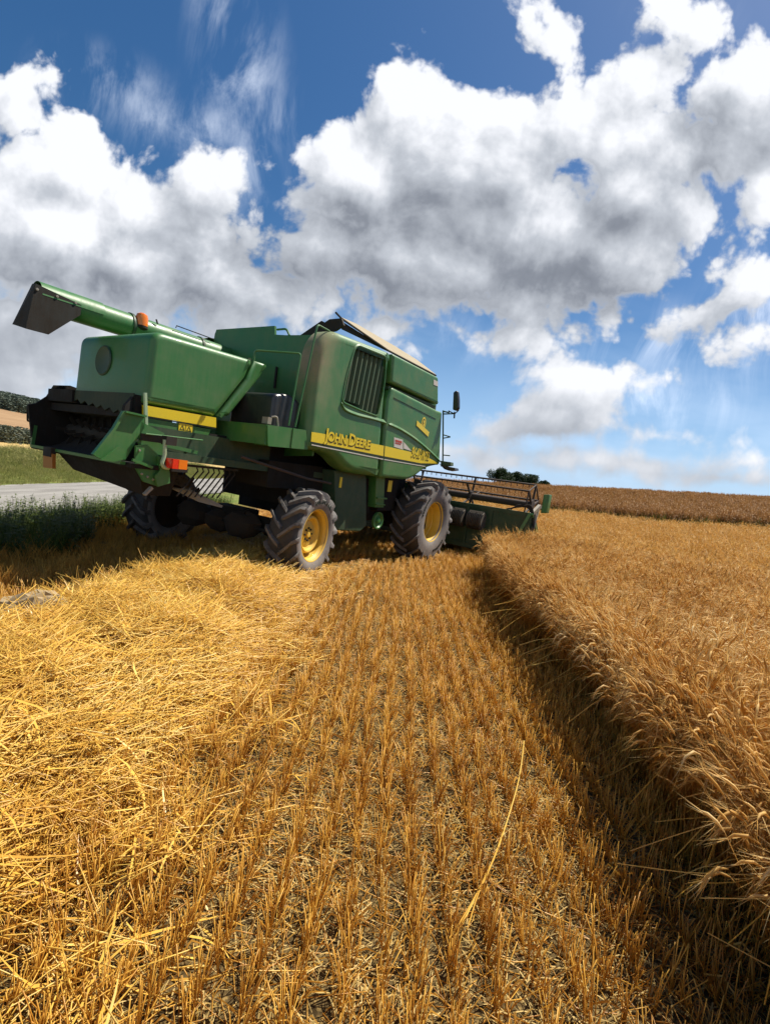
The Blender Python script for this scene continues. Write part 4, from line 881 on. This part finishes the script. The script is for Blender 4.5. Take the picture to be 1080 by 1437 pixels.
for a in range(3):
    m_.lathe([(0,.05),(0,.11),(.05,.11),(.05,.05)],c=(HR+.28,6.05,.72),n=20)
m_.bar((HR+.05,5.9,.8),(HR+.3,6.05,.72),.04,.04); m_.build('divider_wheel',['reel brown'],HD)
m_=MB(); m_.lathe([(HL+.1,.0),(HL+.1,.22),(HR-.05,.22),(HR-.05,0)],c=(0,6.15,.62),n=20); m_.build('intake_auger',['dark green'],HD)
m_=MB(); m_.box((HL,6.70,.17),(HR,6.78,.21)); 
x=HL+.04
while x<HR: m_.add([(x-.02,6.78,.17),(x+.02,6.78,.17),(x,6.92,.16),(x-.02,6.78,.2),(x+.02,6.78,.2),(x,6.92,.175)],[(0,1,2),(5,4,3),(0,3,4,1),(1,4,5,2),(2,5,3,0)]); x+=.0762*2
m_.build('cutter_bar',['bare steel'],HD,smooth=0)
# ------------------------------------------------------------------ stubble, straw, standing crop, weeds, trees
def ribbon(mb,pts,w,m=0,face=None):
    """flat blade along pts with widths w"""
    n=len(pts); ws=w if isinstance(w,(list,tuple)) else [w]*n
    P_=[Vector(p) for p in pts]; vs=[]
    for i,p_ in enumerate(P_):
        d=(P_[min(i+1,n-1)]-P_[max(i-1,0)]).normalized(); f=Vector(face) if face else Vector((0,0,1)); s_=d.cross(f)
        if s_.length<.05: s_=d.cross(Vector((1,0,0)))
        s_=s_.normalized()*ws[i]/2; vs+=[p_-s_,p_+s_]
    mb.add(vs,[(2*i,2*i+1,2*i+3,2*i+2) for i in range(n-1)],m)
def stem(mb,pts,r0,r1,m=0,n=3):
    k=len(pts); mb.tube(pts,[r0+(r1-r0)*i/(k-1) for i in range(k)],n=n,m=m,cap=True)
U=random.uniform
def rp(n,x0,x1,y0,y1): return np.stack([rng.uniform(x0,x1,n),rng.uniform(y0,y1,n)],1)
def zrot(n): 
    r=np.zeros((n,3)); r[:,2]=rng.uniform(0,2*math.pi,n); return r
CBX,CBY=-0.9869,7.1575; _c,_s=math.cos(0.56008),math.sin(0.56008)
def loc_(x,y): dx,dy=x-CBX,y-CBY; return dx*_c-dy*_s, dx*_s+dy*_c     # combine frame
def edge_x(y):   # foot of the standing crop
    return np.interp(y,[0,1,2,3,4,5,7,9,11,13,16],[1.55,1.66,1.86,1.97,1.97,1.92,1.92,2.13,2.5,3.0,3.6])+.06*np.sin(np.asarray(y)*2.9)*np.sin(np.asarray(y)*1.3+1)
def cut(x,y):    # ground already cut
    X,Y=loc_(x,y)
    under=(X<1.62)&(Y<6.6)
    return (x<edge_x(y))|under
# swath of loose straw
def swc(y): return np.interp(y,[0,1.5,3,5,6.5,8,9.5],[-2.55,-2.42,-2.05,-1.9,-1.9,-1.9,-1.7])
def sww(y): return np.interp(y,[0,1.5,3,5,6.5,8,9.5],[1.25,1.15,1.0,.92,.85,.7,.4])
def swath_h(x,y):
    u=(x-swc(y))/sww(y); h=np.clip(1-u*u,0,1)**.75*.27*np.interp(y,[-1,0,5.4,6.5,8,9.6],[1,1,1,.6,.3,0])
    lump=.5+.5*np.sin(x*4.3+y*2.2)*np.sin(y*3.1-x*1.7)*.6+.25*np.sin(x*9+2)*np.sin(y*8.2+1)
    return h*(.52+.85*lump)
# swath bed: the packed straw under the loose stalks
m,t,b=pmat('packed straw',(.3,.18,.05),.8,spec=.2); gp=t.new('ShaderNodeNewGeometry').outputs['Position']
n1=t.noise(t.vmath('MULTIPLY',gp,(1,1,1)),40,5,.7,dist=1.5); n2=t.noise(gp,7,4,.6)
t.put(b.inputs['Base Color'],t.mix(t.ramp(n1,.35,.68),(.10,.05,.012),t.mix(n2,(.48,.27,.06),(.60,.38,.11))))
bp=t.new('ShaderNodeBump'); bp.inputs['Strength'].default_value=1; bp.inputs['Distance'].default_value=.02; t.put(bp.inputs['Height'],n1); t.put(b.inputs['Normal'],bp.outputs[0])
def bedz(x,y): return ground(x,y)+fine(x,y)+swath_h(x,y)*.85-.02*(swath_h(x,y)<=.002)
o=grid('straw_bed',np.arange(-3.6,-.2,.06),np.arange(-.5,9.8,.06),bedz,'packed straw',dz=.004,mask=lambda x,y:swath_h(x,y)>.004); tag(o,'packed bed of straw under the loose swath','straw bed',kind='stuff')
# loose straw clumps
tp=[]
for k in range(8):
    q=MB()
    for i in range(26):
        L=U(.16,.52)*(1.3 if i%9==0 else 1); a=U(0,2*math.pi); el=random.gauss(.06,.22); c0=Vector((U(-.15,.15),U(-.15,.15),U(-.01,.05))); d=Vector((math.cos(a)*math.cos(el),math.sin(a)*math.cos(el),math.sin(el)))
        s_=Vector((-d.y,d.x,0))*U(-.10,.10)*L+Vector((0,0,U(-.10,.06)*L))
        pts=[c0-d*L/2,c0+s_,c0+d*L/2]
        if i%4==3: ribbon(q,[pts[0],(pts[0]+pts[1])/2+s_*.3,pts[1],(pts[1]+pts[2])/2+s_*.3,pts[2]],[.003,.008,.010,.007,.001],0)
        else: stem(q,pts,U(.0020,.0031),U(.0014,.0024))
    tp.append(q)
n=8600; p_=rp(n,-3.6,-.3,.3,9.6); h=swath_h(p_[:,0],p_[:,1]); keep=(h>.01)|(rng.random(n)<.16*np.exp(-((p_[:,0]-swc(p_[:,1]))/sww(p_[:,1])-1)**2*5)); p_=p_[keep]; n=len(p_)
z=ground(p_[:,0],p_[:,1])+swath_h(p_[:,0],p_[:,1])+rng.uniform(-.03,.05,n)+.01
r_=zrot(n); r_[:,0]=rng.normal(0,.18,n); r_[:,1]=rng.normal(0,.18,n); sc_=np.repeat(rng.uniform(.8,1.25,n)[:,None],3,1)
scatter('loose_straw',tp,np.c_[p_,z],r_,sc_,rng.integers(0,8,n),['loose straw'],'thick swath of loose golden straw lying on the stubble')
# thrown straw lying thinly over everything that has been cut
tp=[]
for k in range(6):
    q=MB()
    for i in range(16):
        L=U(.03,.12) if i<12 else U(.1,.28); a=U(0,2*math.pi); c0=Vector((U(-.16,.16),U(-.16,.16),U(.0,.02))); d=Vector((math.cos(a),math.sin(a),random.gauss(0,.25)))
        if i<12: ribbon(q,[c0-d*L/2,c0+Vector((0,0,U(0,.01))),c0+d*L/2],[U(.002,.005)]*3,0)
        else: stem(q,[c0-d*L/2,c0+Vector((U(-.02,.02),U(-.02,.02),.01)),c0+d*L/2],.0019,.0014,1)
    tp.append(q)
n=9500; p_=rp(n,-4.4,4.2,.2,15); p_=p_[cut(p_[:,0],p_[:,1])]; n=len(p_)
near=rng.random(n)<np.clip(1.25-p_[:,1]*.055,.3,1); p_=p_[near]; n=len(p_); z=ground(p_[:,0],p_[:,1])+.012
scatter('chaff',tp,np.c_[p_,z],zrot(n),np.repeat(rng.uniform(.8,1.3,n)[:,None],3,1),rng.integers(0,6,n),['chaff','stubble straw'],'short chaff and broken straw scattered between the stubble rows')
# stubble tufts standing in drill rows
def tuft(hs,ns,spread,lean,leafy):
    q=MB()
    for i in range(ns):
        x,y=random.gauss(0,spread*.55),U(-.045,.045); h=U(*hs); lx,ly=random.gauss(0,lean),random.gauss(0,lean)
        stem(q,[(x,y,-.02),(x+lx*h*.4,y+ly*h*.4,h*.5),(x+lx*h,y+ly*h,h)],U(.0017,.0026),U(.0014,.0022),0)
    for i in range(leafy):
        x,y=random.gauss(0,spread),U(-.03,.03); a=U(0,6.28); L=U(.05,.12)
        ribbon(q,[(x,y,U(.0,.05)),(x+math.cos(a)*L*.4,y+math.sin(a)*L*.4,U(.05,.1)),(x+math.cos(a)*L,y+math.sin(a)*L,U(.0,.07))],[.004,.006,.001],0,face=(math.sin(a),-math.cos(a),.5))
    return q
tp=[tuft((.10,.19),random.choice((2,3,4,5,7)),.015,.17,2) for k in range(10)]
rows=[];ROW=.138; al=R(1.2)
yy=np.arange(.25,17,.025)
for i in range(-30,32):
    x0=i*ROW+.03; yv=yy+rng.uniform(-.02,.02,len(yy)); xv=x0+rng.normal(0,.012,len(yy))+math.tan(al)*yv+.015*np.sin(yv*1.3+i); rows.append(np.stack([xv,yv],1))
p_=np.concatenate(rows); p_=p_[cut(p_[:,0],p_[:,1])&(p_[:,0]>-4.6)]; 
gap=np.sin(p_[:,0]*5.1+p_[:,1]*1.9)*np.sin(p_[:,1]*2.7+p_[:,0]*3.3); p_=p_[(rng.random(len(p_))<.93-.22*(gap>.5))&(swath_h(p_[:,0],p_[:,1])<.16)]
X,Y=loc_(p_[:,0],p_[:,1]); wh=((abs(X+.25)<.30)|(abs(X+3.15)<.3))&(Y>-.1)&(Y<6); hsc=np.where(wh,.35,1.0)     # pressed down in the wheel tracks
n=len(p_); r_=zrot(n)*0; r_[:,2]=rng.choice([0,math.pi],n)+rng.normal(0,.15,n); r_[:,0]=rng.normal(0,.10,n); r_[:,1]=rng.normal(-.03,.10,n)
s1=rng.uniform(.62,1.25,n); edge_=np.clip(1-(edge_x(p_[:,1])-p_[:,0])/.5,0,1); sc_=np.stack([s1,s1,s1*hsc*(1+.45*edge_)],1)
z=ground(p_[:,0],p_[:,1])
scatter('stubble',tp,np.c_[p_,z],r_,sc_,rng.integers(0,10,n),['stubble straw'],'short golden stubble standing in long drill rows')
# standing crop: stems with nodding bearded ears
def crop_clump(ns,sp_,detail,H=.75):
    q=MB()
    for i in range(ns):
        x,y=U(-sp_,sp_),U(-sp_,sp_); a=U(0,6.28); h=H*U(.74,1.12); l=U(.03,.14); dx,dy=math.cos(a),math.sin(a)
        top=Vector((x+dx*l,y+dy*l,h)); mid=Vector((x+dx*l*.3,y+dy*l*.3,h*.6))
        wstem=.0035 if detail else .006
        pr=[(x,y,-.03),mid,top]
        if detail: stem(q,pr,.0018,.0012,0)
        else: ribbon(q,pr,[wstem,wstem,wstem*.7],0,face=(math.cos(a+1.5),math.sin(a+1.5),0))
        # ear bends over
        nod=U(0,1)**1.3; b1=top+Vector((dx*(.012+.022*nod),dy*(.012+.022*nod),.034-.010*nod)); b2=b1+Vector((dx*(.012+.035*nod),dy*(.012+.035*nod),.030-.042*nod)); b3=b2+Vector((dx*(.010+.03*nod),dy*(.010+.03*nod),.028-.075*nod))
        if detail: q.tube([top,b1,b2,b3],[.0022,.0056,.0052,.0014],n=5,m=1,cap=False)
        else:
            ribbon(q,[top,b1,b2,b3],[.005,.011,.010,.003],1,face=(0,0,1)); ribbon(q,[top,b1,b2,b3],[.005,.011,.010,.003],1,face=(-dy,dx,.01))
        for j in range(6 if detail else 3):
            f=b1.lerp(b3,U(.0,1)); w_=((b3-b1).normalized()+Vector((random.gauss(0,.22),random.gauss(0,.22),random.gauss(.05,.22)))).normalized()*U(.07,.14); s_=w_.cross(Vector((0,0,1))).normalized()*(.0011 if detail else .0022)
            q.add([f-s_,f+s_,f+w_],[(0,1,2)],1)
        if detail or i%2:
            hz=h*U(.3,.8); a2=U(0,6.28); L=U(.08,.2); c0=Vector((x,y,hz)); e_=Vector((math.cos(a2),math.sin(a2),0))
            ribbon(q,[c0,c0+e_*L*.4+Vector((0,0,.03)),c0+e_*L+Vector((0,0,-U(.02,.14)))],[.004,.008 if detail else .012,.001],0,face=(math.sin(a2),-math.cos(a2),.6))
    return q
tn=[crop_clump(8,.075,True) for k in range(12)]
def in_crop(x,y): return ~cut(x,y)
# near, detailed
n=10500; p_=rp(n,1.4,9.5,.3,11); keep=in_crop(p_[:,0],p_[:,1])&(np.hypot(p_[:,0]-1.5,p_[:,1]*.8)<8.8); p_=p_[keep]
# extra plants right at the cut edge
ye=rng.uniform(.5,12,1500); xe=edge_x(ye)+rng.uniform(0,.16,1500); p2=np.stack([xe,ye],1); p_=np.concatenate([p_,p2[in_crop(p2[:,0],p2[:,1])]])
n=len(p_); d_=p_[:,0]-edge_x(p_[:,1]); r_=zrot(n)*0; 
lean=np.clip(1-d_/.55,0,1)*np.interp(p_[:,1],[0,3.5,5,8],[.26,.18,.10,.05])+.03
wx=np.sin(p_[:,0]*1.3+p_[:,1]*.8)*.10; r_[:,0]=rng.normal(0,.09,n)+wx+.15*np.clip(1-d_/.6,0,1)*(p_[:,1]<4.5); r_[:,1]=-lean+rng.normal(0,.10,n)
lod=(np.sin(p_[:,0]*.9+2)*np.sin(p_[:,1]*.7+1)>.55); r_[:,0]+=np.where(lod,.25,0)
s1=rng.uniform(.88,1.08,n)*(1+.05*np.sin(p_[:,0]*.8)*np.sin(p_[:,1]*.6)); sc_=np.stack([s1,s1,s1],1)
r_[:,2]=0
# spin each clump about its own stem before leaning: pick from spun variants instead
scatter('standing_crop',tn,np.c_[p_,ground(p_[:,0],p_[:,1])],r_,sc_,rng.integers(0,12,n),['crop stem','crop ear'],'ripe golden cereal standing beside the cut strip')
# middle distance
tf=[crop_clump(11,.12,False) for k in range(8)]
P=[]
for y0 in np.arange(.5,34,1.0):
    for x0 in np.arange(1,36,1.0):
        dd=math.hypot(x0,y0)
        if x0/(y0+.01)>1.15 and x0>3+y0*1.15: continue
        if math.hypot(x0-1.5,y0*.8)<7.6: continue
        k=int(np.interp(dd,[6,12,35],[34,26,13])); P.append(rp(k,x0,x0+1,y0,y0+1))
p_=np.concatenate(P); farb=30+.02*p_[:,0]+1.2*np.sin(p_[:,0]*.25); p_=p_[in_crop(p_[:,0],p_[:,1])&(p_[:,1]<farb-4.2)&(np.hypot(p_[:,0]-1.5,p_[:,1]*.8)>8.5)]
n=len(p_); s1=rng.uniform(.88,1.1,n)*(1+.05*np.sin(p_[:,0]*.8)*np.sin(p_[:,1]*.6)); k_=np.interp(np.hypot(p_[:,0],p_[:,1]),[8,35],[1.0,1.55]); sc_=np.stack([s1*k_,s1*k_,s1],1); r_=zrot(n); r_[:,0]=rng.normal(0,.08,n); r_[:,1]=rng.normal(0,.08,n)
scatter('standing_crop',tf,np.c_[p_,ground(p_[:,0],p_[:,1])],r_,sc_,rng.integers(0,8,n),['crop stem','crop ear'],'broad stand of ripe golden cereal stretching away to the taller field')
# duller, taller field beyond, green at its foot
def far_clump(front=False):
    q=MB(); b0=.74 if front else .35
    for i in range(26):
        x,y=U(-.3,.3),U(-.3,.3); a=U(0,6.28); h=U(.75,1.2); l=U(.05,.2); w_=.02
        ribbon(q,[(x,y,b0*h),(x+math.cos(a)*l*.5,y+math.sin(a)*l*.5,h*.8),(x+math.cos(a)*l,y+math.sin(a)*l,h)],[w_,w_*1.4,w_*.5],0,face=(U(-.5,.5),-1,.1))
        for j in range(4):
            f=Vector((x+math.cos(a)*l*.7,y+math.sin(a)*l*.7,h*U(.7,1.0))); a2=U(0,6.28); e_=Vector((math.cos(a2)*.09,math.sin(a2)*.09,U(-.03,.06))); s_=Vector((-e_.y,e_.x,.02))*.2; q.add([f,f+e_*.5+s_,f+e_,f+e_*.5-s_],[(0,1,2,3)],0)
    for i in range(34 if front else 20):
        x,y=U(-.3,.3),U(-.3,.3); a=U(0,6.28); h=U(.4,.85) if not front else U(.55,.92); ribbon(q,[(x,y,0),(x+.05*math.cos(a),y+.05*math.sin(a),h*.6),(x+.16*math.cos(a),y+.16*math.sin(a),h)],[.035,.04,.005],1,face=(U(-.5,.5),-1,.2))
    return q
tt=[far_clump() for k in range(6)]+[far_clump(True) for k in range(3)]
P=[]
for (ya,yb,dn) in ((27.0,29.8,9.0),(29.8,40,2.6),(40,60,1.0),(60,100,.38),(100,134,.22)):
    x0,x1=-2+ya*.1,1.02*yb+2; k=int((x1-x0)*(yb-ya)*dn); P.append(rp(k,x0,x1,ya,yb))
p_=np.concatenate(P); farb=27.3+.02*p_[:,0]+1.2*np.sin(p_[:,0]*.25); p_=p_[p_[:,1]>farb]; farb=27.3+.02*p_[:,0]+1.2*np.sin(p_[:,0]*.25); n=len(p_); fr_=p_[:,1]<farb+1.3
k_=np.interp(p_[:,1],[30,60,130],[1,1.7,3.2]); s1=rng.uniform(.85,1.15,n); sc_=np.stack([s1*k_,s1*k_,s1*np.interp(p_[:,1],[27,60,130],[1.12,1.1,1.25])],1)
scatter('tall_crop',tt,np.c_[p_,ground(p_[:,0],p_[:,1])],zrot(n),sc_,np.where(fr_,rng.integers(6,9,n),rng.integers(0,6,n)),['far crop','far crop green'],'taller reddish brown crop with a green foot on the rise beyond')
# roadside weeds
def nettle(h):
    q=MB()
    for s0 in range(3):
        bx,by=U(-.08,.08),U(-.08,.08); lx,ly=U(-.12,.12),U(-.12,.12); hh=h*U(.7,1.1); stem(q,[(bx,by,0),(bx+lx*.4,by+ly*.4,hh*.55),(bx+lx,by+ly,hh)],.005,.002)
        k=int(hh/.055)
        for i in range(k):
            f=(i+1.5)/(k+1); c0=Vector((bx+lx*f,by+ly*f,hh*f)); 
            for j in range(3):
                a=U(0,6.28); L=U(.05,.11)*(1.15-f*.6); e_=Vector((math.cos(a),math.sin(a),U(-.5,.35))).normalized(); s_=Vector((-e_.y,e_.x,0)).normalized()*L*.27
                q.add([c0,c0+e_*L*.45+s_,c0+e_*L,c0+e_*L*.45-s_],[(0,1,2,3)],0)
    return q
def grassc(h,n_,sp_,m=0,w_=.006):
    q=MB()
    for i in range(n_):
        x,y=U(-sp_,sp_),U(-sp_,sp_); a=U(0,6.28); l=U(.05,.5)*h; hh=h*U(.5,1.1)
        ribbon(q,[(x,y,0),(x+math.cos(a)*l*.3,y+math.sin(a)*l*.3,hh*.6),(x+math.cos(a)*l,y+math.sin(a)*l,hh)],[w_,w_,w_*.2],m,face=(math.sin(a),-math.cos(a),.2))
    return q
tw=[nettle(U(.45,.8)) for k in range(6)]+[grassc(.55,30,.12) for k in range(3)]
n=3300; p_=rp(n,-6.9,-3.7,3.0,16); edgew=np.interp(p_[:,1],[3,6,9,16],[-4.3,-4.35,-4.8,-5.3])+.25*np.sin(p_[:,1]*2.1); p_=p_[(p_[:,0]<edgew)&(rng.random(n)<np.interp(p_[:,0],[-6.9,-6.0,-4],[.18,.8,1]))]; n=len(p_)
s1=rng.uniform(.6,1.1,n)*np.interp(p_[:,1],[3,9,12,16],[1.0,.85,.75,.6])*np.interp(p_[:,0],[-6.9,-5.4],[.35,1])
scatter('roadside_weeds',tw,np.c_[p_,ground(p_[:,0],p_[:,1])],zrot(n),np.stack([s1]*3,1),rng.integers(0,9,n),['weed leaf'],'dark green nettles and weeds growing between stubble and road')
# dry grass at the stubble margin, and stray green shoots at the foot of the crop
tg=[grassc(.3,26,.1) for k in range(4)]
n=900; p_=rp(n,-5.4,-3.6,2.5,14); z=ground(p_[:,0],p_[:,1])
scatter('dry_grass',tg,np.c_[p_,z],zrot(n),np.stack([rng.uniform(.5,1.1,n)]*3,1),rng.integers(0,4,n),['crop stem'],'withered grass along the margin of the stubble')
tg=[grassc(.16,14,.05) for k in range(4)]
n=330; p_=np.concatenate([rp(110,2.0,2.8,1.0,2.4),rp(220,-3,3.2,1,12)]); n=len(p_); z=ground(p_[:,0],p_[:,1])
scatter('green_shoots',tg,np.c_[p_,z],zrot(n),np.stack([np.r_[rng.uniform(.8,1.6,110),rng.uniform(.2,.5,220)]]*3,1),rng.integers(0,4,n),['weed leaf'],'a few green shoots low down among the stems')
# verge across the road
tg=[grassc(.32,34,.22,w_=.012) for k in range(5)]+[nettle(.5)]
n=9000; p_=rp(n,-30,-10.4,6,44); p_=p_[(p_[:,0]<rc(p_[:,1])-1.85)&(p_[:,0]>-24)]; n=len(p_); z=ground(p_[:,0],p_[:,1]); s1=rng.uniform(.6,1.2,n)*np.interp(-p_[:,0],[10.5,13,17,24],[.45,.6,1.6,1.8])
n2=len(p_); var=np.where(rng.random(n2)<.12*(p_[:,0]<-15),5,rng.integers(0,5,n2))
scatter('verge_grass',tg,np.c_[p_,z],zrot(n2),np.stack([s1*1.3,s1*1.3,s1],1),var,['verge grass'],'light green grass verge on the far side of the road')
# a few seed stalks over the near verge
# hedge and distant wood
def leafball(n_,sx,sz,leaf,m=0):
    q=MB()
    for i in range(n_):
        a=U(0,6.28); rr=U(.35,1)**.5; el=U(-.25,1); x=math.cos(a)*rr*sx*math.sqrt(max(0,1-el*el*.8)); y=math.sin(a)*rr*sx*math.sqrt(max(0,1-el*el*.8)); z=(el+.3)*sz/1.3
        k=1+.3*math.sin(a*3+el*4)
        c0=Vector((x*k,y*k,z)); e1=Vector((U(-1,1),U(-1,1),U(-1,1))).normalized()*leaf; e2=e1.cross(Vector((U(-1,1),U(-1,1),U(-1,1)))).normalized()*leaf*.7
        q.add([c0-e1,c0-e2,c0+e1,c0+e2],[(0,1,2,3)],m)
    return q
tb=[leafball(260,1.4,2.3,.16) for k in range(4)]
xs_,ys_=[],[]
for i in range(520):
    y=U(8,150); x=-U(44,57)-0*y; xs_.append(x); ys_.append(y)
p_=np.stack([np.array(xs_),np.array(ys_)],1); n=len(p_); s1=rng.uniform(.6,1.05,n)
scatter('hedge',tb,np.c_[p_,ground(p_[:,0],p_[:,1])-.2],zrot(n),np.stack([s1*1.3,s1*1.3,s1*.85],1),rng.integers(0,4,n),['hazed hedge leaf'],'long dark hedge bank below the far hillside field')
tb=[leafball(420,3.4,8.5,.42) for k in range(4)]
n=900; y=rng.uniform(190,330,n); x=-y*rng.uniform(.45,1.1,n); p_=np.stack([x,y],1)
s1=rng.uniform(.7,1.15,n)
scatter('distant_wood',tb,np.c_[p_,ground(p_[:,0],p_[:,1])-.5],zrot(n),np.stack([s1*1.2,s1*1.2,s1*.72],1),rng.integers(0,4,n),['hazed wood leaf'],'wooded hilltop far beyond the road on the left')
# trees behind the ridge: each with trunk, limbs and leafy crown
def tree(x,y,h,w_,label,seed):
    random.seed(seed); z0=float(ground(x,y)); ro=empty('tree',(x,y,z0)); tag(ro,label,'tree',group='trees behind the ridge')
    q=MB(); stem(q,[(0,0,0),(.1,0,h*.3),(0,.1,h*.75)],h*.035,h*.010,n=8); tips=[]
    for i in range(9):
        a=U(0,6.28); b0=h*U(.22,.6); L=w_*U(.5,.85); e_=Vector((math.cos(a)*L,math.sin(a)*L,b0+h*U(.1,.3))); stem(q,[(0,0,b0),((e_.x)*.5,(e_.y)*.5,b0+(e_.z-b0)*.6),e_],h*.013,h*.004,n=5); tips.append(e_)
    q.build('trunk',['caked dirt'],ro)
    q=MB(); lob=[(t_,U(.30,.48)*w_) for t_ in tips]+[(Vector((U(-.2,.2)*w_,U(-.2,.2)*w_,h*U(.6,.85))),U(.3,.5)*w_) for i in range(5)]
    for c0,r0 in lob:
        for i in range(430):
            v=Vector((random.gauss(0,1),random.gauss(0,1),random.gauss(0,.8))).normalized()*r0*U(.55,1.08)+c0; 
            if v.z>h: v.z=h-U(0,.3)
            e1=Vector((U(-1,1),U(-1,1),U(-1,1))).normalized()*U(.10,.2); e2=e1.cross(Vector((U(-1,1),U(-1,1),U(-1,1)))).normalized()*.12; q.add([v-e1,v-e2,v+e1,v+e2],[(0,1,2,3)])
    q.build('crown',['tree leaf'],ro,smooth=0,merge=False)
for (tx,ty_),h_,w_,lb,sd in (((31.84, 141),8.71,3.6,'tallest dark tree, leftmost of the clump behind the ridge',1),((37.88, 146),7.83,3.0,'paler bushy tree just right of the tallest one behind the ridge',2),
    ((41.51, 142),7.37,3.3,'broad dark tree, third from the left behind the ridge',3),((46.09, 145),6.96,1.7,'smallest tree, rightmost of the clump behind the ridge',4)):
    tree(tx,ty_,h_-float(ground(tx,ty_)),w_,lb,sd)
random.seed(11)
# dry clod heap lying on the swath edge
q=MB(); n_=26
for i in range(5):
    cx,cy,rr=U(-.12,.12),U(-.1,.1),U(.10,.17); 
    vs=[];fs=[]
    for a in range(8):
        for e in range(5):
            el=(e/4)*math.pi/2; k=rr*U(.8,1.15); vs.append((cx+k*math.cos(a*math.pi/4)*math.cos(el),cy+k*math.sin(a*math.pi/4)*math.cos(el),k*.9*math.sin(el)))
    fs=[(a*5+e,((a+1)%8)*5+e,((a+1)%8)*5+e+1,a*5+e+1) for a in range(8) for e in range(4)]; q.add(vs,fs)
pmat('dry clod',(.33,.24,.13),.95)
cx,cy=-2.66,3.85
o=q.build('clod_heap',['dry clod'],None,smooth=0,loc=(cx,cy,float(ground(cx,cy)+swath_h(cx,cy))+.0)); o.scale=(2.1,1.5,1.5); tag(o,'small heap of dry grey brown clods on the far side of the straw','clod heap')
# one long bent stalk lying across the rows
q=MB(); lp=[(1.05, 2.87, 0.22), (0.94, 2.55, 0.18), (0.8, 2.23, 0.15), (0.68, 1.99, 0.12), (0.56, 1.79, 0.1), (0.48, 1.67, 0.06)]
q.tube(spline(lp,6),[.0030]*20+[.0042]*11,n=5)
for off,i0 in ((.016,2),(-.02,3)): q.tube(spline([(x+off*(i*i)*.35,y+off*.6*i,z+.01*i) for i,(x,y,z) in enumerate(lp[i0:])],5),.0026,n=5)
o=q.build('fallen_stalk',['loose straw'],None); tag(o,'long pale bent stalk lying across the stubble rows near the crop edge','fallen stalk')
# sagging stalks hanging out of the crop edge
q=MB()
for i in range(120):
    y=U(1.0,6.5); x=float(edge_x(y))+U(-.05,.25); z=U(.15,.65); L=U(.35,.8); a=random.gauss(math.pi+.35,.5); sag=U(.05,.3)
    pts=[(x,y,z),(x+math.cos(a)*L*.35,y+math.sin(a)*L*.35,z+U(.0,.10)),(x+math.cos(a)*L*.7,y+math.sin(a)*L*.7,z-sag*.3),(x+math.cos(a)*L,y+math.sin(a)*L,max(.03,z-sag))]
    q.tube(spline(pts,3),[U(.0015,.0024)]*10,n=3)
o=q.build('sagging_stalks',['loose straw'],None,smooth=0,merge=False); tag(o,'tangle of pale stalks sagging out of the crop edge over the stubble','sagging stalks',kind='stuff')
